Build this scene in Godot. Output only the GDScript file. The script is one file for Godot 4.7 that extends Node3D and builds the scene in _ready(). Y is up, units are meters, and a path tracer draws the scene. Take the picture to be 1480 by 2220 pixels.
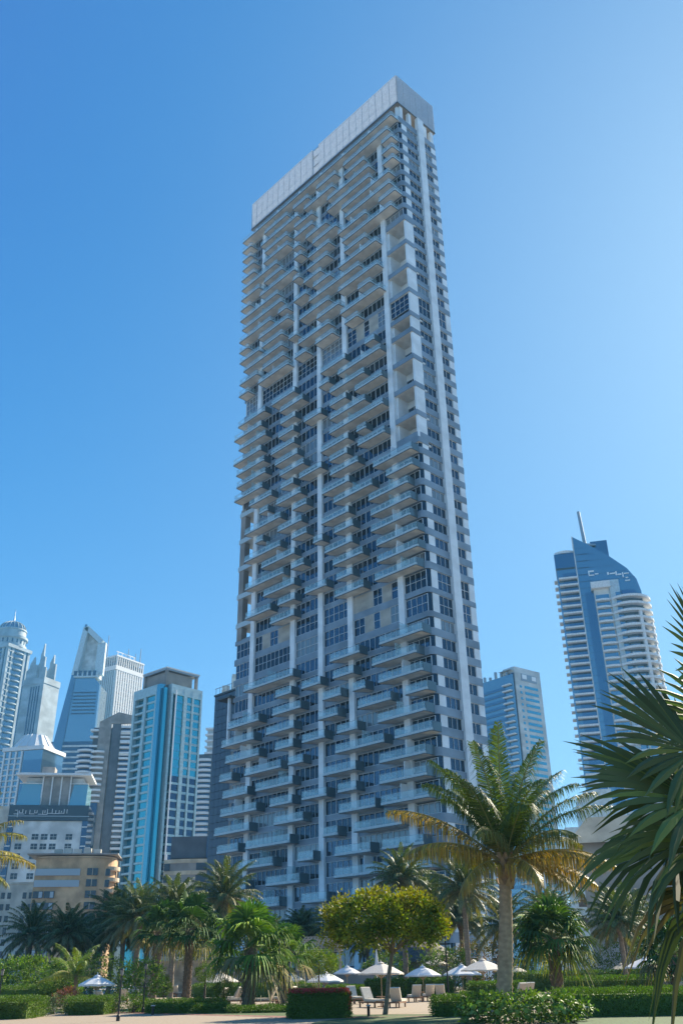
extends Node3D

# ------------------------------------------------------------------ helpers
var rng := RandomNumberGenerator.new()
var M := {}
var cache := {}

class MB:
	var v := PackedVector3Array()
	var n := PackedVector3Array()
	var c := PackedColorArray()
	var use_c := false
	func tri(a: Vector3, b: Vector3, d: Vector3, na: Vector3, nb: Vector3, nd: Vector3, k := Color.WHITE):
		# clockwise seen from the side the normal points to
		if (d - a).cross(b - a).dot(na) < 0.0:
			var t := b; b = d; d = t
			t = nb; nb = nd; nd = t
		v.append(a); v.append(b); v.append(d)
		n.append(na); n.append(nb); n.append(nd)
		c.append(k); c.append(k); c.append(k)
	func quad(a: Vector3, b: Vector3, d: Vector3, e: Vector3, nn: Vector3, k := Color.WHITE):
		tri(a, b, d, nn, nn, nn, k); tri(a, d, e, nn, nn, nn, k)
	func quad_auto(a: Vector3, b: Vector3, d: Vector3, e: Vector3, k := Color.WHITE):
		var nn := (b - a).cross(d - a)
		if nn.length() < 1e-9: nn = (d - a).cross(e - a)
		quad(a, b, d, e, nn.normalized(), k)
	func box(x0: float, x1: float, y0: float, y1: float, z0: float, z1: float):
		var p := func(i, j, l): return Vector3(x1 if i else x0, y1 if j else y0, z1 if l else z0)
		quad(p.call(0,0,0), p.call(1,0,0), p.call(1,1,0), p.call(0,1,0), Vector3(0,0,-1))
		quad(p.call(0,0,1), p.call(1,0,1), p.call(1,1,1), p.call(0,1,1), Vector3(0,0,1))
		quad(p.call(0,0,0), p.call(0,0,1), p.call(0,1,1), p.call(0,1,0), Vector3(-1,0,0))
		quad(p.call(1,0,0), p.call(1,0,1), p.call(1,1,1), p.call(1,1,0), Vector3(1,0,0))
		quad(p.call(0,0,0), p.call(1,0,0), p.call(1,0,1), p.call(0,0,1), Vector3(0,-1,0))
		quad(p.call(0,1,0), p.call(1,1,0), p.call(1,1,1), p.call(0,1,1), Vector3(0,1,0))
	func bar(a: Vector3, b: Vector3, w: float, h: float):
		var d := (b - a).normalized()
		var s := d.cross(Vector3.UP)
		if s.length() < 0.01: s = Vector3.RIGHT
		s = s.normalized(); var u := s.cross(d).normalized()
		var q := []
		for e in [a, b]:
			for k in [[-1,-1],[1,-1],[1,1],[-1,1]]:
				q.append(e + s * (w * 0.5 * k[0]) + u * (h * 0.5 * k[1]))
		for i in 4:
			var j := (i + 1) % 4
			quad(q[i], q[j], q[4 + j], q[4 + i], ((q[i] + q[j]) * 0.5 - a).normalized())
		quad(q[0], q[1], q[2], q[3], -d); quad(q[4], q[5], q[6], q[7], d)
	func prism(pts: PackedVector2Array, y0: float, y1: float):
		# pts: (x, z) outline
		var idx := Geometry2D.triangulate_polygon(pts)
		for t in range(0, idx.size(), 3):
			for s in 2:
				var y := y1 if s else y0
				var nn := Vector3.UP if s else Vector3.DOWN
				tri(Vector3(pts[idx[t]].x, y, pts[idx[t]].y), Vector3(pts[idx[t+1]].x, y, pts[idx[t+1]].y), Vector3(pts[idx[t+2]].x, y, pts[idx[t+2]].y), nn, nn, nn)
		var cw := Geometry2D.is_polygon_clockwise(pts)
		for i in pts.size():
			var a := pts[i]; var b := pts[(i + 1) % pts.size()]
			var e := (b - a).normalized()
			var o := Vector3(e.y, 0, -e.x)
			if cw: o = -o
			quad(Vector3(a.x, y0, a.y), Vector3(b.x, y0, b.y), Vector3(b.x, y1, b.y), Vector3(a.x, y1, a.y), o)
	func slab_xy(pts: PackedVector2Array, z0: float, z1: float):
		# pts: (x, y) outline of an upright plate
		var idx := Geometry2D.triangulate_polygon(pts)
		for t in range(0, idx.size(), 3):
			for s in 2:
				var zz := z1 if s else z0
				var nn := Vector3(0, 0, 1) if s else Vector3(0, 0, -1)
				tri(Vector3(pts[idx[t]].x, pts[idx[t]].y, zz), Vector3(pts[idx[t+1]].x, pts[idx[t+1]].y, zz), Vector3(pts[idx[t+2]].x, pts[idx[t+2]].y, zz), nn, nn, nn)
		var cw := Geometry2D.is_polygon_clockwise(pts)
		for i in pts.size():
			var a := pts[i]; var b := pts[(i + 1) % pts.size()]
			var e := (b - a).normalized()
			var o := Vector3(e.y, -e.x, 0)
			if cw: o = -o
			quad(Vector3(a.x, a.y, z0), Vector3(b.x, b.y, z0), Vector3(b.x, b.y, z1), Vector3(a.x, a.y, z1), o)
	func tube(path: Array, radii: Array, sides := 8, cap := true, k := Color.WHITE):
		var rings := []
		for i in path.size():
			var d: Vector3
			if i == 0: d = path[1] - path[0]
			elif i == path.size() - 1: d = path[i] - path[i - 1]
			else: d = path[i + 1] - path[i - 1]
			d = d.normalized()
			var s := d.cross(Vector3(0.13, 0.05, 1.0)).normalized()
			var u := s.cross(d)
			var ring := []
			for j in sides:
				var a := TAU * j / sides
				ring.append([path[i] + (s * cos(a) + u * sin(a)) * radii[i], s * cos(a) + u * sin(a)])
			rings.append(ring)
		for i in path.size() - 1:
			for j in sides:
				var l := (j + 1) % sides
				var p0 = rings[i][j]; var p1 = rings[i][l]; var p2 = rings[i + 1][l]; var p3 = rings[i + 1][j]
				tri(p0[0], p1[0], p2[0], p0[1], p1[1], p2[1], k); tri(p0[0], p2[0], p3[0], p0[1], p2[1], p3[1], k)
		if cap:
			for e in [0, path.size() - 1]:
				var nn: Vector3 = (path[0] - path[1]).normalized() if e == 0 else (path[e] - path[e - 1]).normalized()
				for j in range(1, sides - 1):
					tri(rings[e][0][0], rings[e][j][0], rings[e][j + 1][0], nn, nn, nn, k)
	func lathe(prof: Array, sides := 16, center := Vector3.ZERO):
		# prof: Vector2(radius, y), bottom to top
		for i in prof.size() - 1:
			var e: Vector2 = (prof[i + 1] - prof[i]).normalized()
			for j in sides:
				var a := TAU * j / sides; var b := TAU * (j + 1) / sides
				var P := func(r, y, t): return center + Vector3(r * cos(t), y, r * sin(t))
				var N := func(t): return Vector3(e.y * cos(t), -e.x, e.y * sin(t))
				tri(P.call(prof[i].x, prof[i].y, a), P.call(prof[i].x, prof[i].y, b), P.call(prof[i+1].x, prof[i+1].y, b), N.call(a), N.call(b), N.call(b))
				tri(P.call(prof[i].x, prof[i].y, a), P.call(prof[i+1].x, prof[i+1].y, b), P.call(prof[i+1].x, prof[i+1].y, a), N.call(a), N.call(b), N.call(a))
	func mesh() -> ArrayMesh:
		var arr := []
		arr.resize(Mesh.ARRAY_MAX)
		arr[Mesh.ARRAY_VERTEX] = v; arr[Mesh.ARRAY_NORMAL] = n
		if use_c: arr[Mesh.ARRAY_COLOR] = c
		var m := ArrayMesh.new()
		m.add_surface_from_arrays(Mesh.PRIMITIVE_TRIANGLES, arr)
		return m

func numbered(parent: Node, called: String) -> String:
	var key = [parent.get_instance_id(), called]
	var k: int = cache.get(key, 0)
	cache[key] = k + 1
	return called if k == 0 else "%s_%03d" % [called, k]

func thing(called: String, label: String, category: String, at := Vector3.ZERO, yaw := 0.0, group := "") -> Node3D:
	var o := Node3D.new()
	o.name = numbered(self, called)
	add_child(o)
	o.position = at; o.rotation.y = yaw
	o.set_meta("label", label); o.set_meta("category", category)
	if group: o.set_meta("group", group)
	return o

func part(parent: Node, called: String, mesh: Mesh, mat: Material, at := Vector3.ZERO, basis := Basis.IDENTITY) -> MeshInstance3D:
	var o := MeshInstance3D.new()
	o.name = numbered(parent, called)
	o.mesh = mesh; o.material_override = mat
	o.transform = Transform3D(basis, at)
	parent.add_child(o)
	return o

func solo(called: String, mesh: Mesh, mat: Material, label: String, category: String, at := Vector3.ZERO, yaw := 0.0, group := "") -> MeshInstance3D:
	var o := part(self, called, mesh, mat, at, Basis(Vector3.UP, yaw))
	o.set_meta("label", label); o.set_meta("category", category)
	if group: o.set_meta("group", group)
	return o

func setting(called: String, mesh: Mesh, mat: Material, at := Vector3.ZERO) -> MeshInstance3D:
	var o := part(self, called, mesh, mat, at)
	o.set_meta("kind", "structure")
	return o

func bxm(x0: float, x1: float, y0: float, y1: float, z0: float, z1: float) -> ArrayMesh:
	var key := "b%.2f,%.2f,%.2f,%.2f,%.2f,%.2f" % [x0, x1, y0, y1, z0, z1]
	if not cache.has(key):
		var m := MB.new(); m.box(x0, x1, y0, y1, z0, z1)
		cache[key] = m.mesh()
	return cache[key]

func lin(r: float, g: float, b: float, a := 1.0) -> Color:
	var k := Color(r, g, b).linear_to_srgb()
	k.a = a
	return k

func noise_tex(seed_: int, freq: float, lo: float, hi: float, oct := 4, stretch := 1) -> ImageTexture:
	var f := FastNoiseLite.new()
	f.seed = seed_; f.frequency = freq; f.fractal_octaves = oct; f.noise_type = FastNoiseLite.TYPE_SIMPLEX_SMOOTH
	var im := f.get_seamless_image(256, 256)
	im.convert(Image.FORMAT_RGB8)
	for y in 256:
		for x in 256:
			var g := im.get_pixel(x, y).r
			g = lo + (hi - lo) * clampf((g - 0.2) / 0.6, 0.0, 1.0)
			im.set_pixel(x, y, Color(g, g, g))
	return ImageTexture.create_from_image(im)

func mat(key: String, col: Color, rough := 0.7, metal := 0.0, tex: Texture2D = null, scale := 0.2) -> StandardMaterial3D:
	var m := StandardMaterial3D.new()
	m.albedo_color = col; m.roughness = rough; m.metallic = metal
	if tex:
		m.albedo_texture = tex
		m.uv1_triplanar = true; m.uv1_world_triplanar = true
		m.uv1_scale = Vector3.ONE * scale
	m.resource_name = key
	M[key] = m
	return m

func leaf_mat(key: String, back: Color, rough := 0.5) -> StandardMaterial3D:
	var m := mat(key, Color.WHITE, rough)
	m.vertex_color_use_as_albedo = true
	m.cull_mode = BaseMaterial3D.CULL_DISABLED
	m.backlight_enabled = true; m.backlight = back
	return m

func make_materials():
	var grain := noise_tex(3, 0.05, 0.88, 1.0)
	var blotch := noise_tex(8, 0.012, 0.80, 1.0, 5)
	var weather := noise_tex(21, 0.02, 0.88, 1.0, 5)
	var rough_n := noise_tex(15, 0.03, 0.62, 1.0, 5)
	mat("white_wall", lin(0.82, 0.86, 0.88), 0.6, 0.0, weather, 0.05)
	mat("grey_band", lin(0.255, 0.32, 0.39), 0.45, 0.0, blotch, 0.07)
	mat("soffit", lin(0.74, 0.725, 0.68), 0.85, 0.0, weather, 0.07)
	mat("fascia", lin(0.52, 0.61, 0.64), 0.4, 0.0, grain, 0.2)
	mat("trim", lin(0.05, 0.065, 0.075), 0.5)
	mat("beige_panel", lin(0.50, 0.46, 0.40), 0.7, 0.0, blotch, 0.1)
	mat("frame", lin(0.52, 0.56, 0.59), 0.4)
	mat("tinted_screen", lin(0.10, 0.145, 0.165), 0.15, 0.2)
	mat("core", lin(0.10, 0.11, 0.125), 0.8)
	mat("glass0", lin(0.045, 0.068, 0.10), 0.05, 0.85)
	mat("glass1", lin(0.075, 0.11, 0.16), 0.06, 0.85)
	mat("glass2", lin(0.03, 0.045, 0.065), 0.04, 0.8)
	mat("glass3", lin(0.24, 0.28, 0.31), 0.14, 0.35, grain, 0.5)
	var gl := mat("rail_glass", lin(0.50, 0.76, 0.82, 0.30), 0.04)
	gl.transparency = BaseMaterial3D.TRANSPARENCY_ALPHA
	var cr := mat("crown", lin(0.72, 0.75, 0.78), 0.4, 0.1, grain, 0.15)
	cr.backlight_enabled = true; cr.backlight = Color(0.9, 0.92, 0.95)
	mat("metal_grey", lin(0.30, 0.33, 0.36), 0.4, 0.5)
	mat("dark_tile", lin(0.060, 0.085, 0.125), 0.3, 0.1, grain, 0.4)
	mat("tile_joint", lin(0.02, 0.025, 0.035), 0.8)
	# other buildings
	mat("pale_stone", lin(0.64, 0.66, 0.65), 0.7, 0.0, blotch, 0.03)
	mat("cream_stone", lin(0.66, 0.61, 0.52), 0.75, 0.0, blotch, 0.04)
	mat("tan_render", lin(0.60, 0.395, 0.225), 0.85, 0.0, blotch, 0.05)
	mat("tan_light", lin(0.66, 0.52, 0.36), 0.85, 0.0, blotch, 0.05)
	mat("brown_wall", lin(0.30, 0.225, 0.175), 0.7, 0.0, blotch, 0.04)
	mat("taupe_wall", lin(0.33, 0.30, 0.27), 0.75, 0.0, blotch, 0.04)
	mat("slate_wall", lin(0.10, 0.105, 0.12), 0.5, 0.0, blotch, 0.04)
	mat("balcony_white", lin(0.76, 0.76, 0.75), 0.6, 0.0, grain, 0.1)
	mat("blue_glass", lin(0.19, 0.29, 0.36), 0.06, 0.85)
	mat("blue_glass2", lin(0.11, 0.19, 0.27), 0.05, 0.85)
	mat("navy_glass", lin(0.05, 0.08, 0.13), 0.05, 0.8)
	mat("teal_glass", lin(0.06, 0.36, 0.43), 0.06, 0.75)
	mat("teal_glass2", lin(0.10, 0.34, 0.43), 0.07, 0.75)
	mat("teal_pale", lin(0.22, 0.42, 0.46), 0.15, 0.4)
	mat("pale_blue_wall", lin(0.50, 0.60, 0.64), 0.5, 0.0, grain, 0.05)
	mat("blue_stone", lin(0.34, 0.43, 0.48), 0.7, 0.0, blotch, 0.02)
	mat("aqua_frame", lin(0.40, 0.56, 0.59), 0.35, 0.1, grain, 0.05)
	mat("steel", lin(0.55, 0.58, 0.6), 0.3, 0.7)
	mat("dark_window", lin(0.035, 0.04, 0.05), 0.08, 0.3)
	mat("sign_white", lin(0.8, 0.8, 0.8), 0.6)
	# garden
	mat("paving", lin(0.31, 0.245, 0.175), 0.85, 0.0, grain, 0.35)
	mat("red_paving", lin(0.30, 0.13, 0.10), 0.85, 0.0, rough_n, 0.3)
	mat("sand_ground", lin(0.38, 0.36, 0.325), 0.9, 0.0, rough_n, 0.02)
	mat("lawn", lin(0.075, 0.13, 0.028), 0.9, 0.0, rough_n, 0.6)
	mat("soil", lin(0.06, 0.045, 0.03), 0.95, 0.0, rough_n, 0.8)
	mat("garden_wall", lin(0.50, 0.39, 0.28), 0.85, 0.0, blotch, 0.3)
	mat("bark", lin(0.25, 0.19, 0.135), 0.9, 0.0, blotch, 1.1)
	mat("palm_bark", lin(0.46, 0.315, 0.19), 0.9, 0.0, blotch, 0.9)
	mat("bark_dark", lin(0.13, 0.10, 0.075), 0.9, 0.0, rough_n, 1.2)
	var cv := mat("canvas", lin(0.80, 0.76, 0.68), 0.8, 0.0, grain, 0.6)
	cv.backlight_enabled = true; cv.backlight = Color(0.7, 0.6, 0.45)
	var cw := mat("canvas_white", lin(0.82, 0.82, 0.82), 0.8, 0.0, grain, 0.6)
	cw.backlight_enabled = true; cw.backlight = Color(0.5, 0.5, 0.5)
	mat("pole_wood", lin(0.42, 0.31, 0.20), 0.6)
	mat("cushion", lin(0.66, 0.60, 0.50), 0.85, 0.0, grain, 1.0)
	mat("teak", lin(0.24, 0.13, 0.07), 0.6, 0.0, grain, 2.0)
	mat("black_metal", lin(0.018, 0.018, 0.02), 0.45, 0.3)
	mat("lamp_glass", lin(0.18, 0.18, 0.17), 0.2)
	mat("lattice", lin(0.48, 0.40, 0.31), 0.8)
	mat("hut_roof", lin(0.15, 0.14, 0.14), 0.8, 0.0, rough_n, 0.5)
	leaf_mat("leaf", Color(0.7, 0.78, 0.2), 0.55).metallic_specular = 0.35
	leaf_mat("frond", Color(0.75, 0.75, 0.25), 0.5).metallic_specular = 0.35
	leaf_mat("fan", Color(0.5, 0.6, 0.2), 0.62).metallic_specular = 0.25

func sky_material() -> PanoramaSkyMaterial:
	# clear air: deep blue overhead, paler low down and towards the sun
	var w := 512; var h := 256
	var im := Image.create(w, h, false, Image.FORMAT_RGBF)
	var sun := sun_dir()
	for y in h:
		var el := 90.0 - (y + 0.5) / h * 180.0
		var e := deg_to_rad(el)
		var low := exp(-maxf(el, 0.0) / 25.0)
		for x in w:
			var az := (x + 0.5) / w * TAU
			var d := Vector3(sin(az) * cos(e), sin(e), -cos(az) * cos(e))
			var ang := rad_to_deg(acos(clampf(d.dot(sun), -1.0, 1.0)))
			var g := exp(-minf(ang, 62.0) / 30.0) + 0.05 * smoothstep(90.0, 180.0, ang)
			var k := Vector3(-0.165, -0.01, 0.40) + Vector3(0.36, 0.655, 0.86) * low + Vector3(0.77, 0.86, 0.66) * g
			k += Vector3(0.42, 0.42, 0.14) * exp(-maxf(el, 0.0) / 6.0)
			k = Vector3(soft_floor(k.x, 0.045), soft_floor(k.y, 0.18), soft_floor(k.z, 0.42))
			im.set_pixel(x, y, Color(k.x, k.y, k.z))
	var p := PanoramaSkyMaterial.new()
	p.panorama = ImageTexture.create_from_image(im)
	return p

func soft_floor(a: float, b: float) -> float:
	return 0.5 * (a + b + sqrt((a - b) * (a - b) + 0.0015))

func sun_dir() -> Vector3:
	# towards the sun: ahead and to the right of the view, fairly high
	var az := deg_to_rad(44.0); var el := deg_to_rad(34.0)
	return Vector3(sin(az) * cos(el), sin(el), -cos(az) * cos(el))

func _ready():
	rng.seed = 20
	var cam := Camera3D.new()
	cam.name = "camera"
	cam.fov = 59.3
	cam.position = Vector3(0, 1.9, 0)
	cam.rotation = Vector3(deg_to_rad(27.15), 0, 0)
	cam.near = 0.1; cam.far = 6000.0
	add_child(cam)
	cam.rotate_object_local(Vector3(0, 0, 1), deg_to_rad(-1.0))
	cam.current = true
	var env := Environment.new()
	env.background_mode = Environment.BG_SKY
	var sky := Sky.new()
	sky.sky_material = sky_material()
	env.sky = sky
	env.tonemap_mode = Environment.TONE_MAPPER_LINEAR
	env.tonemap_exposure = 2.7
	env.background_energy_multiplier = 0.37
	env.sdfgi_enabled = true; env.ssao_enabled = true; env.ssil_enabled = true
	env.fog_enabled = true
	env.fog_density = 0.00017
	env.fog_light_color = Color(0.52, 0.82, 1.0)
	var we := WorldEnvironment.new()
	we.name = "world_environment"
	we.environment = env
	add_child(we)
	var sun := DirectionalLight3D.new()
	sun.name = "sun"
	sun.light_energy = 1.6
	sun.light_angular_distance = 0.5
	sun.light_color = Color(1.0, 0.95, 0.86)
	sun.shadow_enabled = true
	add_child(sun)
	sun.look_at_from_position(sun_dir() * 100.0, Vector3.ZERO)
	make_materials()
	build_ground()
	build_tower()
	build_city()
	build_garden()
const BALCONIES := {
	3: [[8, 18], [24, 30], [36, 46]],
	4: [[1, 7.5], [9.7, 21.9], [30.7, 39.5], [45.5, 53.5]],
	5: [[2.4, 10.9], [13.7, 21.7], [27.3, 31], [37.9, 48.1]],
	6: [[6.7, 17.1], [21.2, 24.5], [33.4, 45.6], [48.1, 54.4]],
	7: [[0.8, 10.8], [12.3, 20.6], [29.9, 37.5], [45, 55.5]],
	8: [[1, 11], [16.6, 20.8], [23.9, 30], [32.9, 38.9], [43, 53.8]],
	9: [[0.9, 10.8], [16.6, 24.4], [32.8, 43.1], [45.9, 53.3]],
	10: [[-0.8, 7.2], [9.8, 21.3], [30, 33.8], [36.1, 46.6], [50.9, 54.6]],
	11: [[0.4, 10.9], [16, 20.8], [24.2, 30], [32.8, 37.6], [42.7, 52.9]],
	12: [[-0.3, 4.4], [7.9, 15.5], [20.8, 25.6], [32.6, 40.4], [44.4, 54.4]],
	13: [[0.5, 10.4], [13.8, 16.6], [19.9, 24.4], [30.7, 38.6], [43, 52.6]],
	14: [[1.7, 11.8], [16.6, 21.7], [25.3, 30.2], [33.4, 37.8]],
	15: [[0.1, 9.9], [15, 22.4], [33, 47.8]],
	18: [[0.6, 10.6], [13.7, 21.1], [33, 40.1]],
	19: [[0, 9.8], [16.4, 20.6], [23.6, 29.6], [32.8, 37.8], [40.3, 48.3]],
	20: [[0, 9.8], [13.6, 21.5], [33, 42.5]],
	21: [[1.4, 11.1], [16.3, 23.7], [30.1, 33.7], [36.3, 48.7]],
	22: [[1.1, 11], [16, 21], [24.6, 27.1], [33, 43.4]],
	23: [[1.6, 11.5], [17.1, 24.6], [29.3, 33.6], [37.6, 49.3]],
	24: [[0.2, 6.8], [10.6, 21.1], [30.9, 38.2], [43.4, 45.6]],
	25: [[0.2, 10], [16.8, 24.4], [29.4, 33.4], [37.6, 49.6]],
	26: [[14.2, 22], [31.2, 38.9], [41.9, 44.5]],
	27: [[6.7, 14], [17.2, 22.1], [24.8, 31.5], [33.6, 37.5], [40.8, 48.3]],
	28: [[11.7, 14.2], [16.8, 24.7], [30.3, 37.9], [44.1, 53.8]],
	29: [[6.9, 22.1], [32.3, 39.6], [43.1, 53.2]],
	30: [[11.7, 21.8], [33.4, 41.1], [43.7, 53.5]],
	31: [[6.8, 14.4], [17.2, 21.9], [24.8, 30], [33.7, 38.6], [44.9, 54.8]],
	32: [[11.7, 21.8], [33.2, 38], [43.4, 53]],
	33: [[6.9, 19.3], [22.2, 25.2], [30.7, 38.2], [45, 54.9]],
	34: [[8.5, 11.1], [17.2, 24.6], [33.4, 41.3], [43.8, 53.6]],
	36: [[12.9, 16.7], [20.6, 26.2], [29.4, 33.1], [35.6, 46.3], [50.2, 53.6]],
	37: [[6.1, 18], [21.8, 32], [37.2, 44.8], [47, 53.5]],
	38: [[8.8, 12.5], [18.5, 25.6], [32.7, 35.3], [37.9, 52.2]],
	39: [[6.5, 18.6], [21.8, 31.6], [37.9, 45.3], [46.5, 53.9]],
	40: [[12, 28.3], [35.7, 46.7], [50.9, 54.2]],
	41: [[6.6, 18.4], [21.2, 26.9], [29.4, 33.7], [36.3, 39.4], [42.3, 54.4]],
	42: [[9.7, 16.4], [24.3, 30.2], [38.4, 53.5]],
	43: [[1.7, 16.9], [22.1, 29], [31.8, 34.1], [39.9, 54.4]],
	44: [[0.3, 5.2], [9.3, 18.3], [21.4, 28.6], [33.7, 46.8], [50.8, 54.4]],
	45: [[1.8, 15.9], [18.9, 27.1], [31.2, 33.8], [38.3, 45.2], [47.3, 54.4]],
	46: [[1.8, 16.9], [22.2, 29.5], [31.9, 34.2], [40.5, 54.4]],
	47: [[0.3, 3.5], [7.7, 22], [27.2, 34], [36.4, 45.6], [49.5, 54.7]],
	48: [[0.3, 3.5], [7.8, 21.8], [27.2, 33.8], [36.7, 45.3], [49.8, 54.4]],
	49: [[0.4, 3.6], [9.2, 16], [19.9, 30.2], [32.5, 47.1], [51.2, 54.6]],
	50: [[1.6, 16.1], [18.9, 25.6], [28.8, 34.4], [36.7, 45.6], [51.2, 54.8]],
}

const UMBRELLAS := [[-15.94, -64, 2, 1.13], [-12.13, -95, 2.16, 1.94], [-9.07, -98, 2.31, 1.56], [-5.69, -92, 2.13, 1.67], [-1.92, -80, 2, 1.45], [-0.23, -95, 2.48, 1.34], [2.49, -80, 2.61, 1.82], [6.21, -86, 2.32, 1.60], [9.4, -110, 3.23, 1.45], [10.11, -91, 2.4, 1.74], [11.1, -84, 2.75, 1.87], [13.9, -116, 3.24, 1.16], [16.49, -100, 2.21, 1.05], [21.66, -96, 2.5, 1.22], [27.41, -102, 2.3, 1.21], [25.83, -88, 2.75, 1.84], [26.27, -83, 2.71, 1.70], [26.84, -80, 2.39, 1.27]]
const LOUNGERS := [[-16.91, -70, 70], [-17.87, -80.8, 100], [-19.61, -94.3, 75], [-19.6, -99.4, 100], [-19.25, -104.8, 85], [-17.62, -103.6, 80], [-9.6, -73.9, 160], [-8.77, -76.8, 150], [-7.72, -71.9, 205], [-5.77, -69.8, 170], [-4.71, -74.4, 160], [1.3, -62.6, -60], [2.86, -61.8, 75], [0.3, -70.5, -70], [4.6, -72.3, 100], [5.71, -73.9, 95], [6.53, -73.4, 80], [12.03, -73.5, 120], [13.02, -75.4, 110], [16.89, -75.5, 100], [19.47, -75, 90], [19.91, -65, 100], [20.1, -62.9, 90]]

# ------------------------------------------------------------------ main tower
func levels() -> Array:
	var l := []
	for i in 16: l.append(2.85 + 3.3 * i)
	l.append(55.65); l.append(60.05)
	for i in 17: l.append(64.45 + 3.295 * i)
	l.append(120.45)
	for i in 15: l.append(125.75 + 3.327 * i)
	l.append(175.65)
	return l

const BAYS := [[0.35, 5.4], [6.8, 18.3], [19.65, 26.4], [27.8, 34.6], [35.95, 47.4], [48.75, 53.6]]
const PILLARS := [6.1, 18.97, 27.1, 35.28, 48.08]

func window_meshes(w: float, h: float, rows: int, step := 1.3) -> Array:
	var key := "w%.1f,%.2f,%d,%.1f" % [w, h, rows, step]
	if not cache.has(key):
		var f := MB.new()
		var cols := maxi(1, roundi(w / step))
		for i in cols + 1:
			var x := w * i / cols
			var t := 0.028 if i % 3 else 0.05
			f.box(clampf(x - t, 0, w - 2 * t), clampf(x + t, 2 * t, w), 0, h, 0.04, 0.14)
		for j in rows + 1:
			var y := h * j / rows
			f.box(0.005, w - 0.005, clampf(y - 0.04, 0.003, h - 0.08), clampf(y + 0.04, 0.08, h - 0.003), 0.05, 0.13)
		cache[key] = [bxm(0, snappedf(w, 0.05), 0, snappedf(h, 0.05), 0.14, 0.22), f.mesh()]
	return cache[key]

func add_window(t: Node3D, called: String, at: Vector3, w: float, h: float, rows: int, basis := Basis.IDENTITY, step := 1.3):
	var ms := window_meshes(w, h, rows, step)
	var pick := rng.randf()
	var g := "glass0" if pick < 0.42 else ("glass1" if pick < 0.62 else ("glass2" if pick < 0.84 else "glass3"))
	var p := part(t, called, ms[0], M[g], at, basis)
	part(p, "window_frame", ms[1], M["frame"])

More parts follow.
